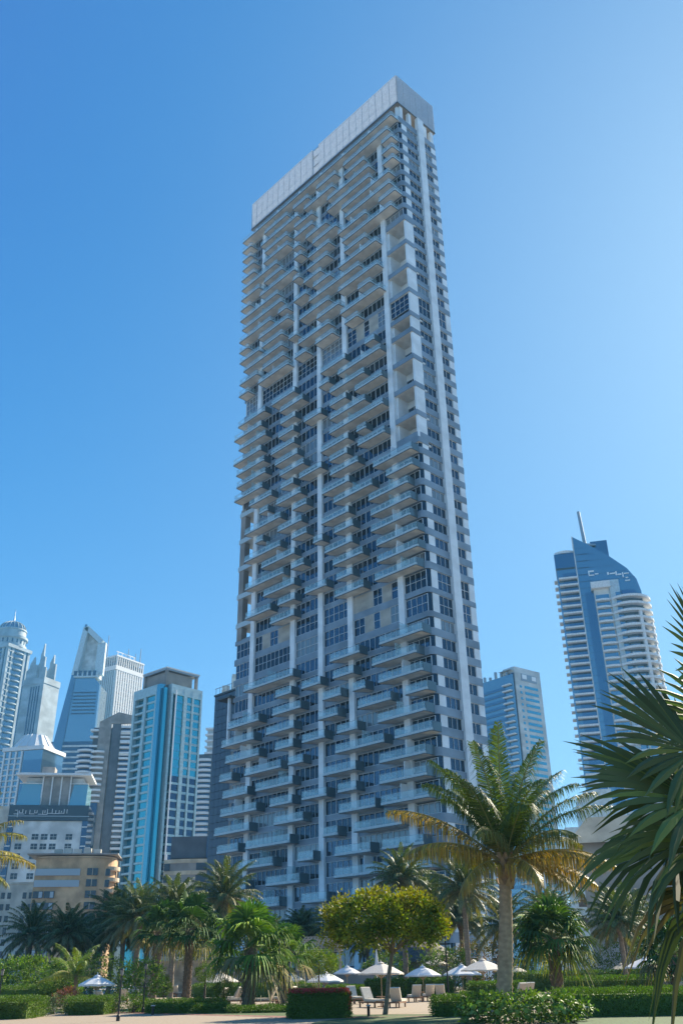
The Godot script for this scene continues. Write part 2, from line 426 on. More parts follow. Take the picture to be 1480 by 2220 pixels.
func balcony(t: Node3D, u0: float, u1: float, lv: float, depth: float, sweep: float):
	# slab outline (u, inward depth): the far end may sweep back in a curve
	var pts := PackedVector2Array()
	pts.append(Vector2(u0, 0.0)); pts.append(Vector2(u0, -depth + 0.25)); pts.append(Vector2(u0 + 0.12, -depth + 0.07)); pts.append(Vector2(u0 + 0.3, -depth))
	pts.append(Vector2(u1, -depth))
	if sweep > 0.0:
		for k in range(1, 6):
			var a := k / 6.0
			pts.append(Vector2(u1 - sweep * pow(a, 1.6), -depth + depth * a))
		pts.append(Vector2(u1 - sweep, 0.0))
	else:
		pts.append(Vector2(u1, 0.0))
	var s := MB.new(); s.prism(pts, -0.5, -0.16)
	var b := part(t, "balcony", s.mesh(), M["soffit"], Vector3(0, lv, 0))
	# edge and glass follow the outline but for its side on the wall
	var n := pts.size()
	var edge := MB.new(); var rail := MB.new(); var trim := MB.new(); var cap := MB.new(); var dark := MB.new()
	for i in range(0, n - 1):
		var a := pts[i]; var c := pts[i + 1]
		var e := (c - a).normalized()
		var o := Vector2(-e.y, e.x)
		var mid := (a + c) * 0.5
		if (mid + o * 0.01 - Vector2((u0 + u1) * 0.5, -depth * 0.5)).length() < (mid - Vector2((u0 + u1) * 0.5, -depth * 0.5)).length(): o = -o
		var q := func(p: Vector2, off: float, y: float): return Vector3(p.x + o.x * off, y, p.y + o.y * off)
		if i == 0 and lv < 118.0:
			# the near end is closed by a dark screen
			dark.quad(q.call(a, 0.05, -0.42), q.call(c, 0.05, -0.42), q.call(c, 0.05, 1.03), q.call(a, 0.05, 1.03), Vector3(o.x, 0, o.y))
			dark.quad(q.call(a, -0.02, -0.42), q.call(c, -0.02, -0.42), q.call(c, -0.02, 1.03), q.call(a, -0.02, 1.03), -Vector3(o.x, 0, o.y))
			dark.quad(q.call(a, 0.05, 1.03), q.call(c, 0.05, 1.03), q.call(c, -0.02, 1.03), q.call(a, -0.02, 1.03), Vector3.UP)
		for spec in [[edge, -0.42, -0.04, 0.04, 0.0], [trim, -0.53, -0.42, 0.06, -0.05], [rail, -0.04, 1.03, -0.06, -0.09], [cap, 1.03, 1.07, -0.04, -0.11]]:
			var m: MB = spec[0]
			if i == 0 and lv < 118.0 and (m == rail or m == edge): continue
			var y0: float = spec[1]; var y1: float = spec[2]; var f: float = spec[3]; var g: float = spec[4]
			m.quad(q.call(a, f, y0), q.call(c, f, y0), q.call(c, f, y1), q.call(a, f, y1), Vector3(o.x, 0, o.y))
			if m == rail: continue
			m.quad(q.call(a, g, y0), q.call(c, g, y0), q.call(c, g, y1), q.call(a, g, y1), -Vector3(o.x, 0, o.y))
			m.quad(q.call(a, f, y1), q.call(c, f, y1), q.call(c, g, y1), q.call(a, g, y1), Vector3.UP)
			m.quad(q.call(a, f, y0), q.call(c, f, y0), q.call(c, g, y0), q.call(a, g, y0), Vector3.DOWN)
	if lv < 118.0: part(b, "end_screen", dark.mesh(), M["tinted_screen"])
	part(b, "fascia", edge.mesh(), M["fascia"])
	part(b, "edge_trim", trim.mesh(), M["trim"])
	part(b, "glass_railing", rail.mesh(), M["rail_glass"])
	part(b, "handrail", cap.mesh(), M["metal_grey"])
	if u1 - u0 > 8.5 and u1 - u0 < 20.0:
		part(b, "divider", bxm(-0.06, 0.06, -0.12, 2.45, -depth + 0.35, -0.02), M["white_wall"] if rng.randf() < 0.4 else M["rail_glass"], Vector3(lerpf(u0, u1, rng.randf_range(0.35, 0.65)), 0, 0))
	if rng.randf() < 0.4:
		var px := rng.randf_range(u0 + 0.8, u1 - 1.8)
		part(b, "planter", bxm(-0.25, 0.25, -0.14, 0.45, -0.9, -0.4), M["trim"] if rng.randf() < 0.5 else M["white_wall"], Vector3(px, 0, 0))

func build_tower():
	var t := thing("residential_tower", "tall slab tower of staggered balconies under a pale metal crown", "tower", Vector3(14.55, 0, -142.2))
	var a := deg_to_rad(133.6)
	t.basis = Basis(Vector3(cos(a), 0, -sin(a)), Vector3.UP, Vector3(sin(a), 0, cos(a)) * -1.0)
	var x := Vector3(cos(a), 0, -sin(a))
	t.basis = Basis(x, Vector3.UP, x.cross(Vector3.UP))
	var L := levels()
	# --- solid inside
	var c := MB.new()
	c.box(5.45, 49.0, 0, 175.2, 0.36, 12.2)
	c.box(0.42, 5.45, 0, 90.4, 0.36, 12.2); c.box(0.42, 5.45, 90.4, 144.8, 3.4, 12.2); c.box(0.42, 5.45, 144.8, 175.2, 0.36, 12.2)
	c.box(49.0, 53.5, 0, 64.4, 0.36, 12.2); c.box(49.0, 53.5, 95.4, 175.2, 0.36, 12.2)
	part(t, "core", c.mesh(), M["core"])
	# --- white pillars of the long face, side strips and pilaster
	for u in PILLARS:
		part(t, "pillar", bxm(-0.66, 0.66, 0, 175.1, -0.38, 0.34), M["white_wall"], Vector3(u, 0, 0))
	part(t, "pilaster", bxm(-0.5, 0.4, 0, 181.0, 6.25, 8.25), M["white_wall"])
	part(t, "corner_strip", bxm(-0.02, 0.4, 0, 175.1, 0.95, 2.55), M["white_wall"])
	part(t, "edge_strip", bxm(-0.02, 0.4, 0, 175.1, 11.15, 12.55), M["white_wall"])
	part(t, "end_wall", bxm(53.5, 53.75, 95.4, 175.1, 0.1, 12.3), M["white_wall"])
	part(t, "end_wall", bxm(53.5, 53.75, 0, 64.4, 0.1, 12.3), M["grey_band"])
	part(t, "rear_wall", bxm(0.1, 53.4, 0, 175.1, 12.22, 12.6), M["grey_band"])
	# --- storeys
	for i in L.size() - 1:
		var lv: float = L[i]
		var nx: float = L[i + 1]
		var hh := nx - lv
		var tall := hh > 4.0
		# long face
		for b in BAYS.size():
			var u0: float = BAYS[b][0]; var u1: float = BAYS[b][1]
			if b == 0 and lv > 90.0 and lv < 144.0 and not tall: continue
			if b == 5 and lv > 64.0 and lv < 94.5: continue
			var sill := 0.75 if b == 0 else 0.06
			var head := hh - 0.85
			if tall: sill = 0.4
			var w := u1 - u0
			if tall and (b == 1 or (b == 4 and i == 17)):
				# glazing broken by blank panels
				var segs := [[0.0, 0.2, 0], [0.2, 0.42, 1], [0.42, 0.56, 0], [0.56, 0.76, 1], [0.76, 1.0, 0]]
				if b == 4: segs = [[0.0, 0.36, 1], [0.36, 0.58, 0], [0.58, 0.8, 1], [0.8, 1.0, 0]]
				elif i == 17: segs = [[0.0, 0.16, 0], [0.16, 0.36, 1], [0.36, 0.56, 0], [0.56, 1.0, 1]]
				for s in segs:
					var p0: float = u0 + w * s[0]; var p1: float = u0 + w * s[1]
					if s[2]: part(t, "blank_panel", bxm(0, p1 - p0, 0, head - sill, 0.02, 0.3), M["beige_panel"], Vector3(p0, lv + sill, 0))
					else: add_window(t, "window", Vector3(p0, lv + sill, 0), p1 - p0, head - sill, 3 if hh > 5.0 else 2)
			else:
				add_window(t, "window", Vector3(u0, lv + sill, 0), w, head - sill, (3 if hh > 5.0 else 2) if tall else 1)
		# spandrels: wide bands over the glazing, one piece per bay row
		var e0 := 0.08
		var top := nx + (0.4 if (i + 1 < L.size() - 1 and L[i + 2] - nx > 4.0) else 0.06)
		var sp := MB.new()
		for b in range(1, 6):
			if b == 5 and lv > 64.0 and lv < 94.5: continue
			sp.box(BAYS[b][0] - 0.7, BAYS[b][1] + 0.7, lv + hh - 0.85, top, 0.0, 0.3)
		part(t, "spandrel", sp.mesh(), M["grey_band"])
		# side face and rounded corner
		var sw := 0.4 if tall else 0.75
		for seg in [[2.6, 6.2], [8.45, 11.1]]:
			add_window(t, "side_window", Vector3(-0.0, lv + sw, seg[1]), seg[1] - seg[0], hh - 0.62 - sw, 2 if tall else 1, Basis(Vector3.UP, PI * 0.5), 1.1)
		var ring := MB.new()
		var open_corner := lv > 90.0 and lv < 141.0
		var y0 := lv + hh - 0.62; var y1 := nx + (0.4 if (i + 1 < L.size() - 1 and L[i + 2] - nx > 4.0) else 0.75)
		if i == L.size() - 2: y1 = nx
		var pts := PackedVector2Array()
		if open_corner:
			pts = PackedVector2Array([Vector2(-0.1, 2.56), Vector2(-0.1, 12.55), Vector2(0.36, 12.55), Vector2(0.36, 2.56)])
		else:
			pts.append(Vector2(5.44, -0.1)); pts.append(Vector2(0.75, -0.1))
			for k in range(1, 6):
				var g := PI * 0.5 * k / 6.0
				pts.append(Vector2(0.75 - 0.85 * sin(g), 0.75 - 0.85 * cos(g)))
			pts.append(Vector2(-0.1, 0.75)); pts.append(Vector2(-0.1, 12.55)); pts.append(Vector2(0.36, 12.55)); pts.append(Vector2(0.36, 0.9)); pts.append(Vector2(0.9, 0.36)); pts.append(Vector2(5.44, 0.36))
		ring.prism(pts, y0, y1)
		part(t, "side_band", ring.mesh(), M["grey_band"])
		if (not open_corner and not (lv > 90.0 and lv < 144.0)) or tall:
			var cg := MB.new()
			var cp := PackedVector2Array([Vector2(0.75, 0.1)])
			for k in range(1, 6):
				var g := PI * 0.5 * k / 6.0
				cp.append(Vector2(0.75 - 0.65 * sin(g), 0.75 - 0.65 * cos(g)))
			cp.append(Vector2(0.1, 0.95)); cp.append(Vector2(0.4, 0.95)); cp.append(Vector2(0.75, 0.4))
			cg.prism(cp, lv + sw, y0)
			part(t, "corner_pane", cg.mesh(), M["glass2"])
	# --- two-storey corner loggias
	for hgt in [144.6, 137.9, 131.3, 124.9, 118.8, 114.7, 108.2, 101.7, 95.2, 89.2]:
		var m := MB.new()
		m.box(0.0, 5.42, hgt, hgt + 0.45, -0.12, 3.35)
		var lg := part(t, "loggia_floor", m.mesh(), M["soffit"])
		var r := MB.new(); r.box(-0.13, 5.42, hgt + 0.02, hgt + 1.15, -0.22, -0.121); r.box(-0.13, -0.03, hgt + 0.02, hgt + 1.15, -0.12, 2.55)
		part(lg, "parapet", r.mesh(), M["grey_band"])
		if hgt < 140.0 and hgt != 118.8:
			add_window(t, "loggia_window", Vector3(0.5, hgt + 0.6, 3.08), 4.45, 3.0 if hgt > 123.0 and hgt < 126.0 else 4.3, 1)
	part(t, "corner_column", bxm(-0.02, 0.44, 89.7, 144.5, 0.08, 0.94), M["white_wall"])
	part(t, "loggia_back_wall", bxm(0.45, 5.0, 89.6, 144.6, 3.32, 3.39), M["white_wall"])
	part(t, "loggia_side_wall", bxm(5.0, 5.44, 89.6, 144.6, 0.36, 3.4), M["white_wall"])
	# --- open frame at the far end
	part(t, "frame_post", bxm(52.1, 53.75, 64.4, 95.4, -0.1, 1.3), M["taupe_wall"])
	part(t, "frame_post", bxm(52.6, 53.75, 64.4, 95.4, 10.6, 12.3), M["white_wall"])
	for i in [19, 21, 23, 25, 27]:
		part(t, "frame_beam", bxm(48.8, 54.0, L[i] - 0.55, L[i] + 0.55, -0.25, 5.2), M["fascia"])
	# --- balconies
	for k in BALCONIES:
		for b in BALCONIES[k]:
			balcony(t, b[0], b[1], L[k], 2.3 if k > 34 or k < 18 else 2.15, 0.0 if k > 27 else (0.8 if k > 20 else 1.4))
	balcony(t, 0.1, 54.8, L[51], 2.35, 0.0)
	# --- recessed top storey
	part(t, "top_wall", bxm(4.2, 53.2, 175.6, 180.9, 2.6, 12.0), M["grey_band"])
	for k in 14:
		add_window(t, "top_window", Vector3(4.5 + k * 3.45, 176.2, 2.38), 3.1, 4.2, 1)
	part(t, "terrace_floor", bxm(0.0, 53.6, 175.15, 175.6, 0.0, 12.5), M["soffit"])
	for w in [1.35, 4.2, 9.6, 11.9]:
		part(t, "terrace_column", bxm(0.15, 0.95, 175.6, 180.9, w - 0.45, w + 0.45), M["white_wall"])
	part(t, "terrace_parapet", bxm(-0.02, 0.14, 175.2, 176.9, 0.1, 12.5), M["grey_band"])
	part(t, "terrace_back_wall", bxm(4.0, 4.19, 175.6, 180.9, 2.7, 12.0), M["beige_panel"])
	for u in [1.0, 10.0, 19.0, 27.1, 35.3, 44.0, 52.8]:
		part(t, "crown_column", bxm(u - 0.3, u + 0.3, 175.6, 180.9, 0.5, 1.1), M["white_wall"])
	# --- crown of tall metal panels, open at the top
	part(t, "crown_deck", bxm(-0.1, 54.3, 180.9, 181.25, -0.1, 12.9), M["taupe_wall"])
	part(t, "crown_edge", bxm(-0.2, 54.4, 181.0, 181.22, -0.2, -0.101), M["trim"])
	part(t, "crown_edge", bxm(-0.2, -0.101, 181.0, 181.22, -0.1, 13.0), M["trim"])
	var np := 24
	var pw := 54.4 / np
	for k in np:
		if k == 12: continue
		part(t, "crown_panel", bxm(0.03, pw - 0.03, 181.25, 190.45, -0.17 - 0.025 * (k % 2), -0.09), M["crown"], Vector3(-0.1 + k * pw, 0, 0))
	part(t, "crown_panel", bxm(0.0, pw, 181.25, 190.2, 0.25, 0.33), M["crown"], Vector3(-0.1 + 12 * pw, 0, 0))
	for k in np:
		part(t, "crown_panel", bxm(0.03, pw - 0.03, 181.25, 190.45, 12.92, 13.0), M["crown"], Vector3(-0.1 + k * pw, 0, 0))
	for k in 6:
		part(t, "crown_panel", bxm(-0.17 - 0.025 * (k % 2), -0.09, 181.25, 190.45, 0.03, 2.12), M["crown"], Vector3(0, 0, -0.05 + k * 2.15))
		part(t, "crown_panel", bxm(54.3, 54.38, 181.25, 190.45, 0.03, 2.12), M["crown"], Vector3(0, 0, -0.05 + k * 2.15))
	var fr := MB.new()
	for k in np + 1:
		fr.bar(Vector3(-0.05 + k * pw, 181.3, 0.05), Vector3(-0.05 + k * pw, 190.2, 0.05), 0.12, 0.12)
		fr.bar(Vector3(-0.05 + k * pw, 181.3, 0.05 + 1.8), Vector3(-0.05 + k * pw, 188.8, 0.1), 0.1, 0.1)
	for y in [184.3, 187.3, 190.1]:
		fr.bar(Vector3(0, y, 0.05), Vector3(54.2, y, 0.05), 0.12, 0.12)
	part(t, "crown_framework", fr.mesh(), M["metal_grey"])
	# --- ground storey
	part(t, "lobby_wall", bxm(1.0, 53.0, 0.0, 2.8, 0.1, 0.35), M["navy_glass"])

# ------------------------------------------------------------------ buildings round about
func stack(t: Node3D, called: String, mesh: Mesh, key: String, y0: float, dy: float, n: int, at := Vector3.ZERO, basis := Basis.IDENTITY):
	for i in n:
		part(t, called, mesh, M[key], at + Vector3(0, y0 + dy * i, 0), basis)

func arc_slab(w: float, depth: float, bulge: float, th: float) -> ArrayMesh:
	# balcony slab: straight back at z = 0, front at z = depth bowed outwards
	var pts := PackedVector2Array([Vector2(-w * 0.5, 0.0)])
	for k in 9:
		var a := -1.0 + 2.0 * k / 8.0
		pts.append(Vector2(a * w * 0.5, depth + bulge * (1.0 - a * a)))
	pts.append(Vector2(w * 0.5, 0.0))
	var m := MB.new(); m.prism(pts, 0, th)
	return m.mesh()

func turned(deg: float) -> Basis:
	return Basis(Vector3.UP, deg_to_rad(deg))

func build_city():
	domed_tower(); shard_tower(); sail_tower(); fluted_tower(); petal_tower(); sign_building()
	brown_tower(); teal_tower(); tan_hotel(); banded_block(); white_balcony_tower(); distant_tower(); tiled_annex()
	striped_tower(); curved_tower(); low_right_blocks(); unseen_fill()

func domed_tower():
	var t := thing("domed_tower", "pale tower topped by a ribbed dome and thin spire", "tower", Vector3(-419, 0, -1080), deg_to_rad(-28))
	part(t, "body", bxm(-17, 17, 0, 369, -17, 17), M["blue_glass2"])
	for f in 4:
		var b := turned(90.0 * f)
		for x in [-16.0, -9.5, 9.5, 16.0]:
			part(t, "pier", bxm(x - 1.6, x + 1.6, 0, 368, 16.8, 18.2), M["blue_stone"], Vector3.ZERO, b)
		if f < 2:
			stack(t, "balcony", arc_slab(12.0, 2.4, 1.2, 1.3), "blue_stone", 60, 7.0, 44, b * Vector3(0, 0, 17), b)
			stack(t, "side_balcony", bxm(-2.4, 2.4, 0, 1.1, 16.9, 18.6), "blue_stone", 60, 7.0, 44, b * Vector3(-12.8, 0, 0), b)
	part(t, "cornice", bxm(-19.5, 19.5, 366, 370, -19.5, 19.5), M["blue_stone"])
	var d := MB.new(); d.lathe([Vector2(20, 370), Vector2(20, 373), Vector2(18.6, 373.4), Vector2(18.6, 380), Vector2(20.5, 381), Vector2(20.5, 384), Vector2(17.5, 385), Vector2(17.2, 392), Vector2(18.2, 392.5), Vector2(18, 394), Vector2(16.2, 394.2)], 28)
	part(t, "drum", d.mesh(), M["blue_stone"])
	for k in 20:
		part(t, "drum_opening", bxm(-0.9, 0.9, 374.5, 379.4, 18.3, 18.75), M["navy_glass"], Vector3.ZERO, turned(18.0 * k))
	var c := MB.new()
	var prof := []
	for k in 9:
		var a := PI * 0.5 * k / 8.0
		prof.append(Vector2(16.0 * cos(a) + 0.6, 394.0 + 12.0 * sin(a)))
	c.lathe(prof, 28)
	var dome := part(t, "dome", c.mesh(), M["blue_glass"])
	for k in 20:
		var r := MB.new()
		for j in 8:
			var p: Vector2 = prof[j]; var q: Vector2 = prof[j + 1]
			r.bar(Vector3(p.x + 0.2, p.y, 0), Vector3(q.x + 0.2, q.y + 0.2, 0), 0.9, 0.8)
		part(dome, "rib", r.mesh(), M["blue_stone"], Vector3.ZERO, turned(18.0 * k))
	var s := MB.new(); s.lathe([Vector2(3.2, 405.5), Vector2(1.2, 408.5), Vector2(0.7, 414), Vector2(0.15, 424)], 10)
	part(t, "spire", s.mesh(), M["steel"])

func shard_tower():
	var t := thing("shard_tower", "pale blue tower with a crown of jagged upright plates", "tower", Vector3(-345, 0, -1000), deg_to_rad(-24))
	part(t, "body", bxm(-15, 15, 0, 300, -13, 13), M["blue_stone"])
	for k in 4:
		part(t, "window_slot", bxm(-0.9, 0.9, 90, 294, 12.9, 13.25), M["navy_glass"], Vector3(-2.0 + k * 3.6, 0, 0))
	part(t, "top_band", bxm(-15.5, 15.5, 297, 304, -13.5, 13.5), M["blue_stone"])
	stack(t, "floor_line", bxm(-15.3, -7.0, 0, 0.7, -13.3, 13.3), "blue_stone", 110, 7.4, 25)
	for spec in [[-14.0, 1.0, 304.0, 330.0, 11.0], [-6.0, 4.0, 304.0, 348.0, 3.0], [2.0, 14.5, 304.0, 335.0, -4.0], [6.0, 14.8, 304.0, 322.0, 11.5]]:
		var m := MB.new()
		var a: float = spec[0]; var b: float = spec[1]; var y0: float = spec[2]; var y1: float = spec[3]
		m.slab_xy(PackedVector2Array([Vector2(a, y0), Vector2(b, y0), Vector2(b, y0 + (y1 - y0) * 0.62), Vector2(lerpf(a, b, 0.72), y0 + (y1 - y0) * 0.66), Vector2(lerpf(a, b, 0.66), y1), Vector2(lerpf(a, b, 0.3), y0 + (y1 - y0) * 0.7), Vector2(lerpf(a, b, 0.28), y0 + (y1 - y0) * 0.5), Vector2(a, y0 + (y1 - y0) * 0.4)]), spec[4] - 1.0, spec[4] + 1.0)
		part(t, "crown_plate", m.mesh(), M["blue_stone"] if b > 5.0 else M["blue_stone"])

func sail_tower():
	var t := thing("sail_tower", "leaning blue glass tower ending in a sharp triangular frame", "tower", Vector3(-265, 0, -850))
	var m := MB.new()
	m.slab_xy(PackedVector2Array([Vector2(-37, 0), Vector2(28, 0), Vector2(28, 255), Vector2(20, 264), Vector2(1, 264)]), -30, 0)
	part(t, "body", m.mesh(), M["blue_glass"])
	var l := MB.new()
	l.slab_xy(PackedVector2Array([Vector2(-37.5, 0), Vector2(-14, 0), Vector2(0.0, 200), Vector2(6.0, 292), Vector2(9.4, 316), Vector2(7.6, 316)]), 0.02, 1.4)
	part(t, "leaning_face", l.mesh(), M["blue_glass2"])
	var fr := MB.new()
	var ring := [Vector2(2.5, 264), Vector2(9.0, 313), Vector2(26, 297), Vector2(26, 264)]
	for k in 4:
		var p: Vector2 = ring[k]; var q: Vector2 = ring[(k + 1) % 4]
		fr.bar(Vector3(p.x, p.y, -2), Vector3(q.x, q.y, -2), 8.0, 5.0)
	part(t, "top_frame", fr.mesh(), M["pale_blue_wall"])
	var bk := MB.new(); bk.slab_xy(PackedVector2Array([Vector2(2, 262), Vector2(9, 312), Vector2(26, 296), Vector2(26, 262)]), -12, -6)
	part(t, "frame_back", bk.mesh(), M["pale_stone"])
	for k in 5:
		part(t, "frame_window", bxm(0, 3.0, 0, 5.0, 0.03, 0.6), M["navy_glass"], Vector3(2.5 + k * 4.6, 263, 1.6))
	stack(t, "floor_band", bxm(-14, 29, 0, 1.6, 0.03, 0.8), "pale_stone", 96, 5.2, 20)
	part(t, "lower_glazing", bxm(-16, 29, 90, 200, 0.01, 0.05), M["navy_glass"])
	for k in 7:
		part(t, "sun_louvre", bxm(4, 26, 0, 0.9, 0.2, 1.0), M["navy_glass"], Vector3(0, 226 + k * 3.4, 0))

func fluted_tower():
	var t := thing("fluted_tower", "white fluted tower with open rooftop frames and masts", "tower", Vector3(-250, 0, -912), deg_to_rad(-32))
	part(t, "body", bxm(-22, 16, 0, 296, -38, 0), M["blue_glass2"])
	for k in 14:
		part(t, "fin", bxm(-0.75, 0.75, 0, 290, -0.2, 1.6), M["pale_blue_wall"], Vector3(-21.2 + k * 2.82, 0, 0))
	for k in 12:
		part(t, "side_fin", bxm(15.8, 17.4, 0, 290, -0.9, 0.9), M["balcony_white"], Vector3(0, 0, -0.9 - k * 3.3))
	for i in 26:
		part(t, "floor_line", bxm(15.9, 16.7, 0, 0.9, -37.8, -0.1), M["balcony_white"], Vector3(0, 150 + i * 5.2, 0))
	part(t, "top_band", bxm(-22.6, 17.6, 286, 290.5, -38.6, 1.9), M["balcony_white"])
	part(t, "parapet_band", bxm(-22.6, 17.6, 300, 301.6, -38.6, 1.9), M["balcony_white"])
	for k in 13:
		part(t, "parapet_post", bxm(-0.5, 0.5, 290.5, 300, 0.6, 1.7), M["balcony_white"], Vector3(-21.8 + k * 3.2, 0, 0))
		part(t, "side_post", bxm(16.3, 17.4, 290.5, 300, -0.5, 0.5), M["balcony_white"], Vector3(0, 0, -0.2 - k * 3.1))
	part(t, "plant_room", bxm(-12, 8, 296, 303, -30, -8), M["pale_stone"])
	for p in [[-10.0, -6.0, 314.0], [1.0, 0.5, 326.0], [6.0, -10.0, 309.0], [9.0, -22.0, 316.0], [15.0, -34.0, 318.0], [12.0, -30.0, 312.0]]:
		var m := MB.new(); m.tube([Vector3(p[0], 300, p[1]), Vector3(p[0], p[2], p[1])], [0.7, 0.35], 6)
		part(t, "mast", m.mesh(), M["metal_grey"])
	var g := MB.new()
	for k in 5:
		g.bar(Vector3(8, 302, -8 - k * 6), Vector3(8, 309, -8 - k * 6), 0.6, 0.6)
	g.bar(Vector3(8, 309, -6), Vector3(8, 309, -34), 0.6, 0.6)
	part(t, "roof_gantry", g.mesh(), M["balcony_white"])

func petal_tower():
	var t := thing("petal_tower", "blue glass tower crowned by a ring of white petals", "tower", Vector3(-214, 0, -605), deg_to_rad(-14))
	part(t, "body", bxm(-15, 14, 0, 138, -26, 0), M["blue_glass"])
	part(t, "dark_bay", bxm(0.5, 14.3, 0, 131, -25, 0.4), M["blue_glass2"])
	for k in 4:
		part(t, "pier", bxm(-0.55, 0.55, 0, 137, -0.1, 0.9), M["balcony_white"], Vector3(-14.4 + k * 4.4, 0, 0))
	stack(t, "floor_band", bxm(-14.6, -0.7, 0, 1.0, -0.1, 0.6), "pale_stone", 60, 3.6, 21)
	part(t, "cornice", bxm(-16, 15, 137.5, 140, -27, 1.2), M["balcony_white"])
	for k in 16:
		var m := MB.new()
		m.quad_auto(Vector3(-3.1, 0, 14.2), Vector3(3.1, 0, 14.2), Vector3(1.3, 9.5, 7.4), Vector3(-1.3, 9.5, 7.4))
		m.quad_auto(Vector3(-3.1, 0, 13.7), Vector3(-1.3, 9.5, 6.9), Vector3(1.3, 9.5, 6.9), Vector3(3.1, 0, 13.7))
		m.bar(Vector3(-2.9, 0, 14.2), Vector3(-1.2, 9.6, 7.4), 0.5, 0.7)
		part(t, "petal", m.mesh(), M["balcony_white"], Vector3(-1, 140, -12.5), turned(22.5 * k))

func sign_building():
	var t := thing("office_building", "white office block with turquoise attic and dark sign strip", "building", Vector3(-142, 0, -450), deg_to_rad(9))
	part(t, "wall", bxm(-16.5, 15, 0, 69.0, -24, 0), M["pale_stone"])
	part(t, "side_wing", bxm(-34, -19.5, 0, 76, -26, -1.5), M["cream_stone"])
	part(t, "dark_edge", bxm(-19.4, -16.6, 0, 75, -23, 0.6), M["navy_glass"])
	part(t, "dark_edge", bxm(15.1, 17.6, 0, 75, -23, 0.6), M["navy_glass"])
	part(t, "sign_strip", bxm(-19.4, 17.6, 69.1, 76.2, -24, 0.8), M["dark_window"])
	part(t, "sign_ledge", bxm(-19.8, 18.0, 70.9, 71.25, 0.8, 1.2), M["metal_grey"])
	# lettering on the strip, stroke by stroke
	var sc := 0.0222
	var strokes := [[100, 190, 350], [130, 180, 240], [200, 150, 240], [265, 185, 270], [350, 180, 290], [450, 190, 265], [500, 200, 265], [620, 215, 320], [665, 215, 290], [715, 190, 325], [815, 190, 300], [890, 235, 320], [960, 240, 320], [1010, 260, 300], [1065, 220, 335], [1125, 225, 335]]
	for s in strokes:
		var y_top: float = 74.6 - (s[1] - s[0] * 0.09 - 110) * sc * 0.8; var y_bot: float = 74.6 - (s[2] - s[0] * 0.09 - 110) * sc * 0.8
		part(t, "letter_stroke", bxm(-0.1, 0.1, y_bot, y_top, 0.8, 1.0), M["sign_white"], Vector3(-17.5 + s[0] * sc, 0, 0))
	for s in [[20, 95, 260], [40, 100, 165], [105, 240, 272], [132, 200, 240], [355, 450, 288], [450, 500, 266], [520, 620, 310], [625, 720, 322], [720, 815, 302], [815, 890, 318], [895, 960, 322], [962, 1060, 320]]:
		var yy: float = 74.6 - (s[2] - (s[0] + s[1]) * 0.045 - 110) * sc * 0.8
		part(t, "letter_stroke", bxm(-17.5 + s[0] * sc, -17.5 + s[1] * sc, yy - 0.08, yy + 0.08, 0.8, 1.0), M["sign_white"])
	# windows
	for i in 11:
		for x in [-13.2, -6.0, -1.8, 2.4, 9.6]:
			var wd := 3.0 if i < 9 or x != -13.2 else 3.4
			var w := part(t, "window", bxm(-1.5, 1.5, 0, 2.6, 0.02, 0.1), M["dark_window"], Vector3(x, 60.5 - i * 4.35, 0))
			var f := MB.new()
			f.box(-1.6, 1.6, -0.1, 0.02, 0.1, 0.3); f.box(-0.06, 0.06, 0, 2.6, 0.1, 0.2); f.box(-1.5, 1.5, 1.3, 1.42, 0.1, 0.2)
			if not cache.has("signframe"): cache["signframe"] = f.mesh()
			part(w, "window_frame", cache["signframe"], M["pale_stone"])
		for x in [-18.0, 16.4]:
			part(t, "edge_band", bxm(-1.2, 1.2, 0, 0.5, 0.6, 0.9), M["pale_stone"], Vector3(x, 66 - i * 4.35, 0))
	for i in 6:
		part(t, "wing_window", bxm(-28.5, -22.5, 0, 3.4, -1.5, -1.35), M["dark_window"], Vector3(0, 63 - i * 6.5, 0))
	# attic: sloping turquoise glass, pale panels, thin flying roof
	for side in [[-17.0, -6.0, -18.2], [7.4, 15.5, 14.4]]:
		var m := MB.new()
		m.quad_auto(Vector3(side[0], 76.3, -1.0), Vector3(side[1], 76.3, -1.0), Vector3(side[1], 86.8, -3.2), Vector3(side[0] + 1.5, 86.8, -3.2))
		m.quad_auto(Vector3(side[0], 76.3, -1.0), Vector3(side[0] + 1.5, 86.8, -3.2), Vector3(side[0] + 1.5, 86.8, -20), Vector3(side[0], 76.3, -22))
		m.quad_auto(Vector3(side[1], 76.3, -1.0), Vector3(side[1], 76.3, -22), Vector3(side[1], 86.8, -20), Vector3(side[1], 86.8, -3.2))
		part(t, "attic_glass", m.mesh(), M["teal_pale"])
		part(t, "attic_rail", bxm(side[0], side[1], 86.8, 87.2, -3.6, -2.8), M["balcony_white"])
	for k in 3:
		part(t, "attic_panel", bxm(-2.0, 2.0, 76.3, 90.0, -3.0, -2.4), M["taupe_wall"], Vector3(-3.7 + k * 4.4, 0, 0))
	for k in 4:
		part(t, "attic_post", bxm(-0.3, 0.3, 76.3, 90.2, -2.4, -1.8), M["balcony_white"], Vector3(-5.9 + k * 4.4, 0, 0))
	part(t, "attic_core", bxm(-14, 13, 76.3, 89.8, -22, -4.0), M["pale_stone"])
	part(t, "flying_roof", bxm(-18.5, 17.2, 90.3, 91.3, -24, 1.5), M["balcony_white"])
	part(t, "roof_tank", bxm(-8, -2, 91.4, 96, -16, -8), M["taupe_wall"])

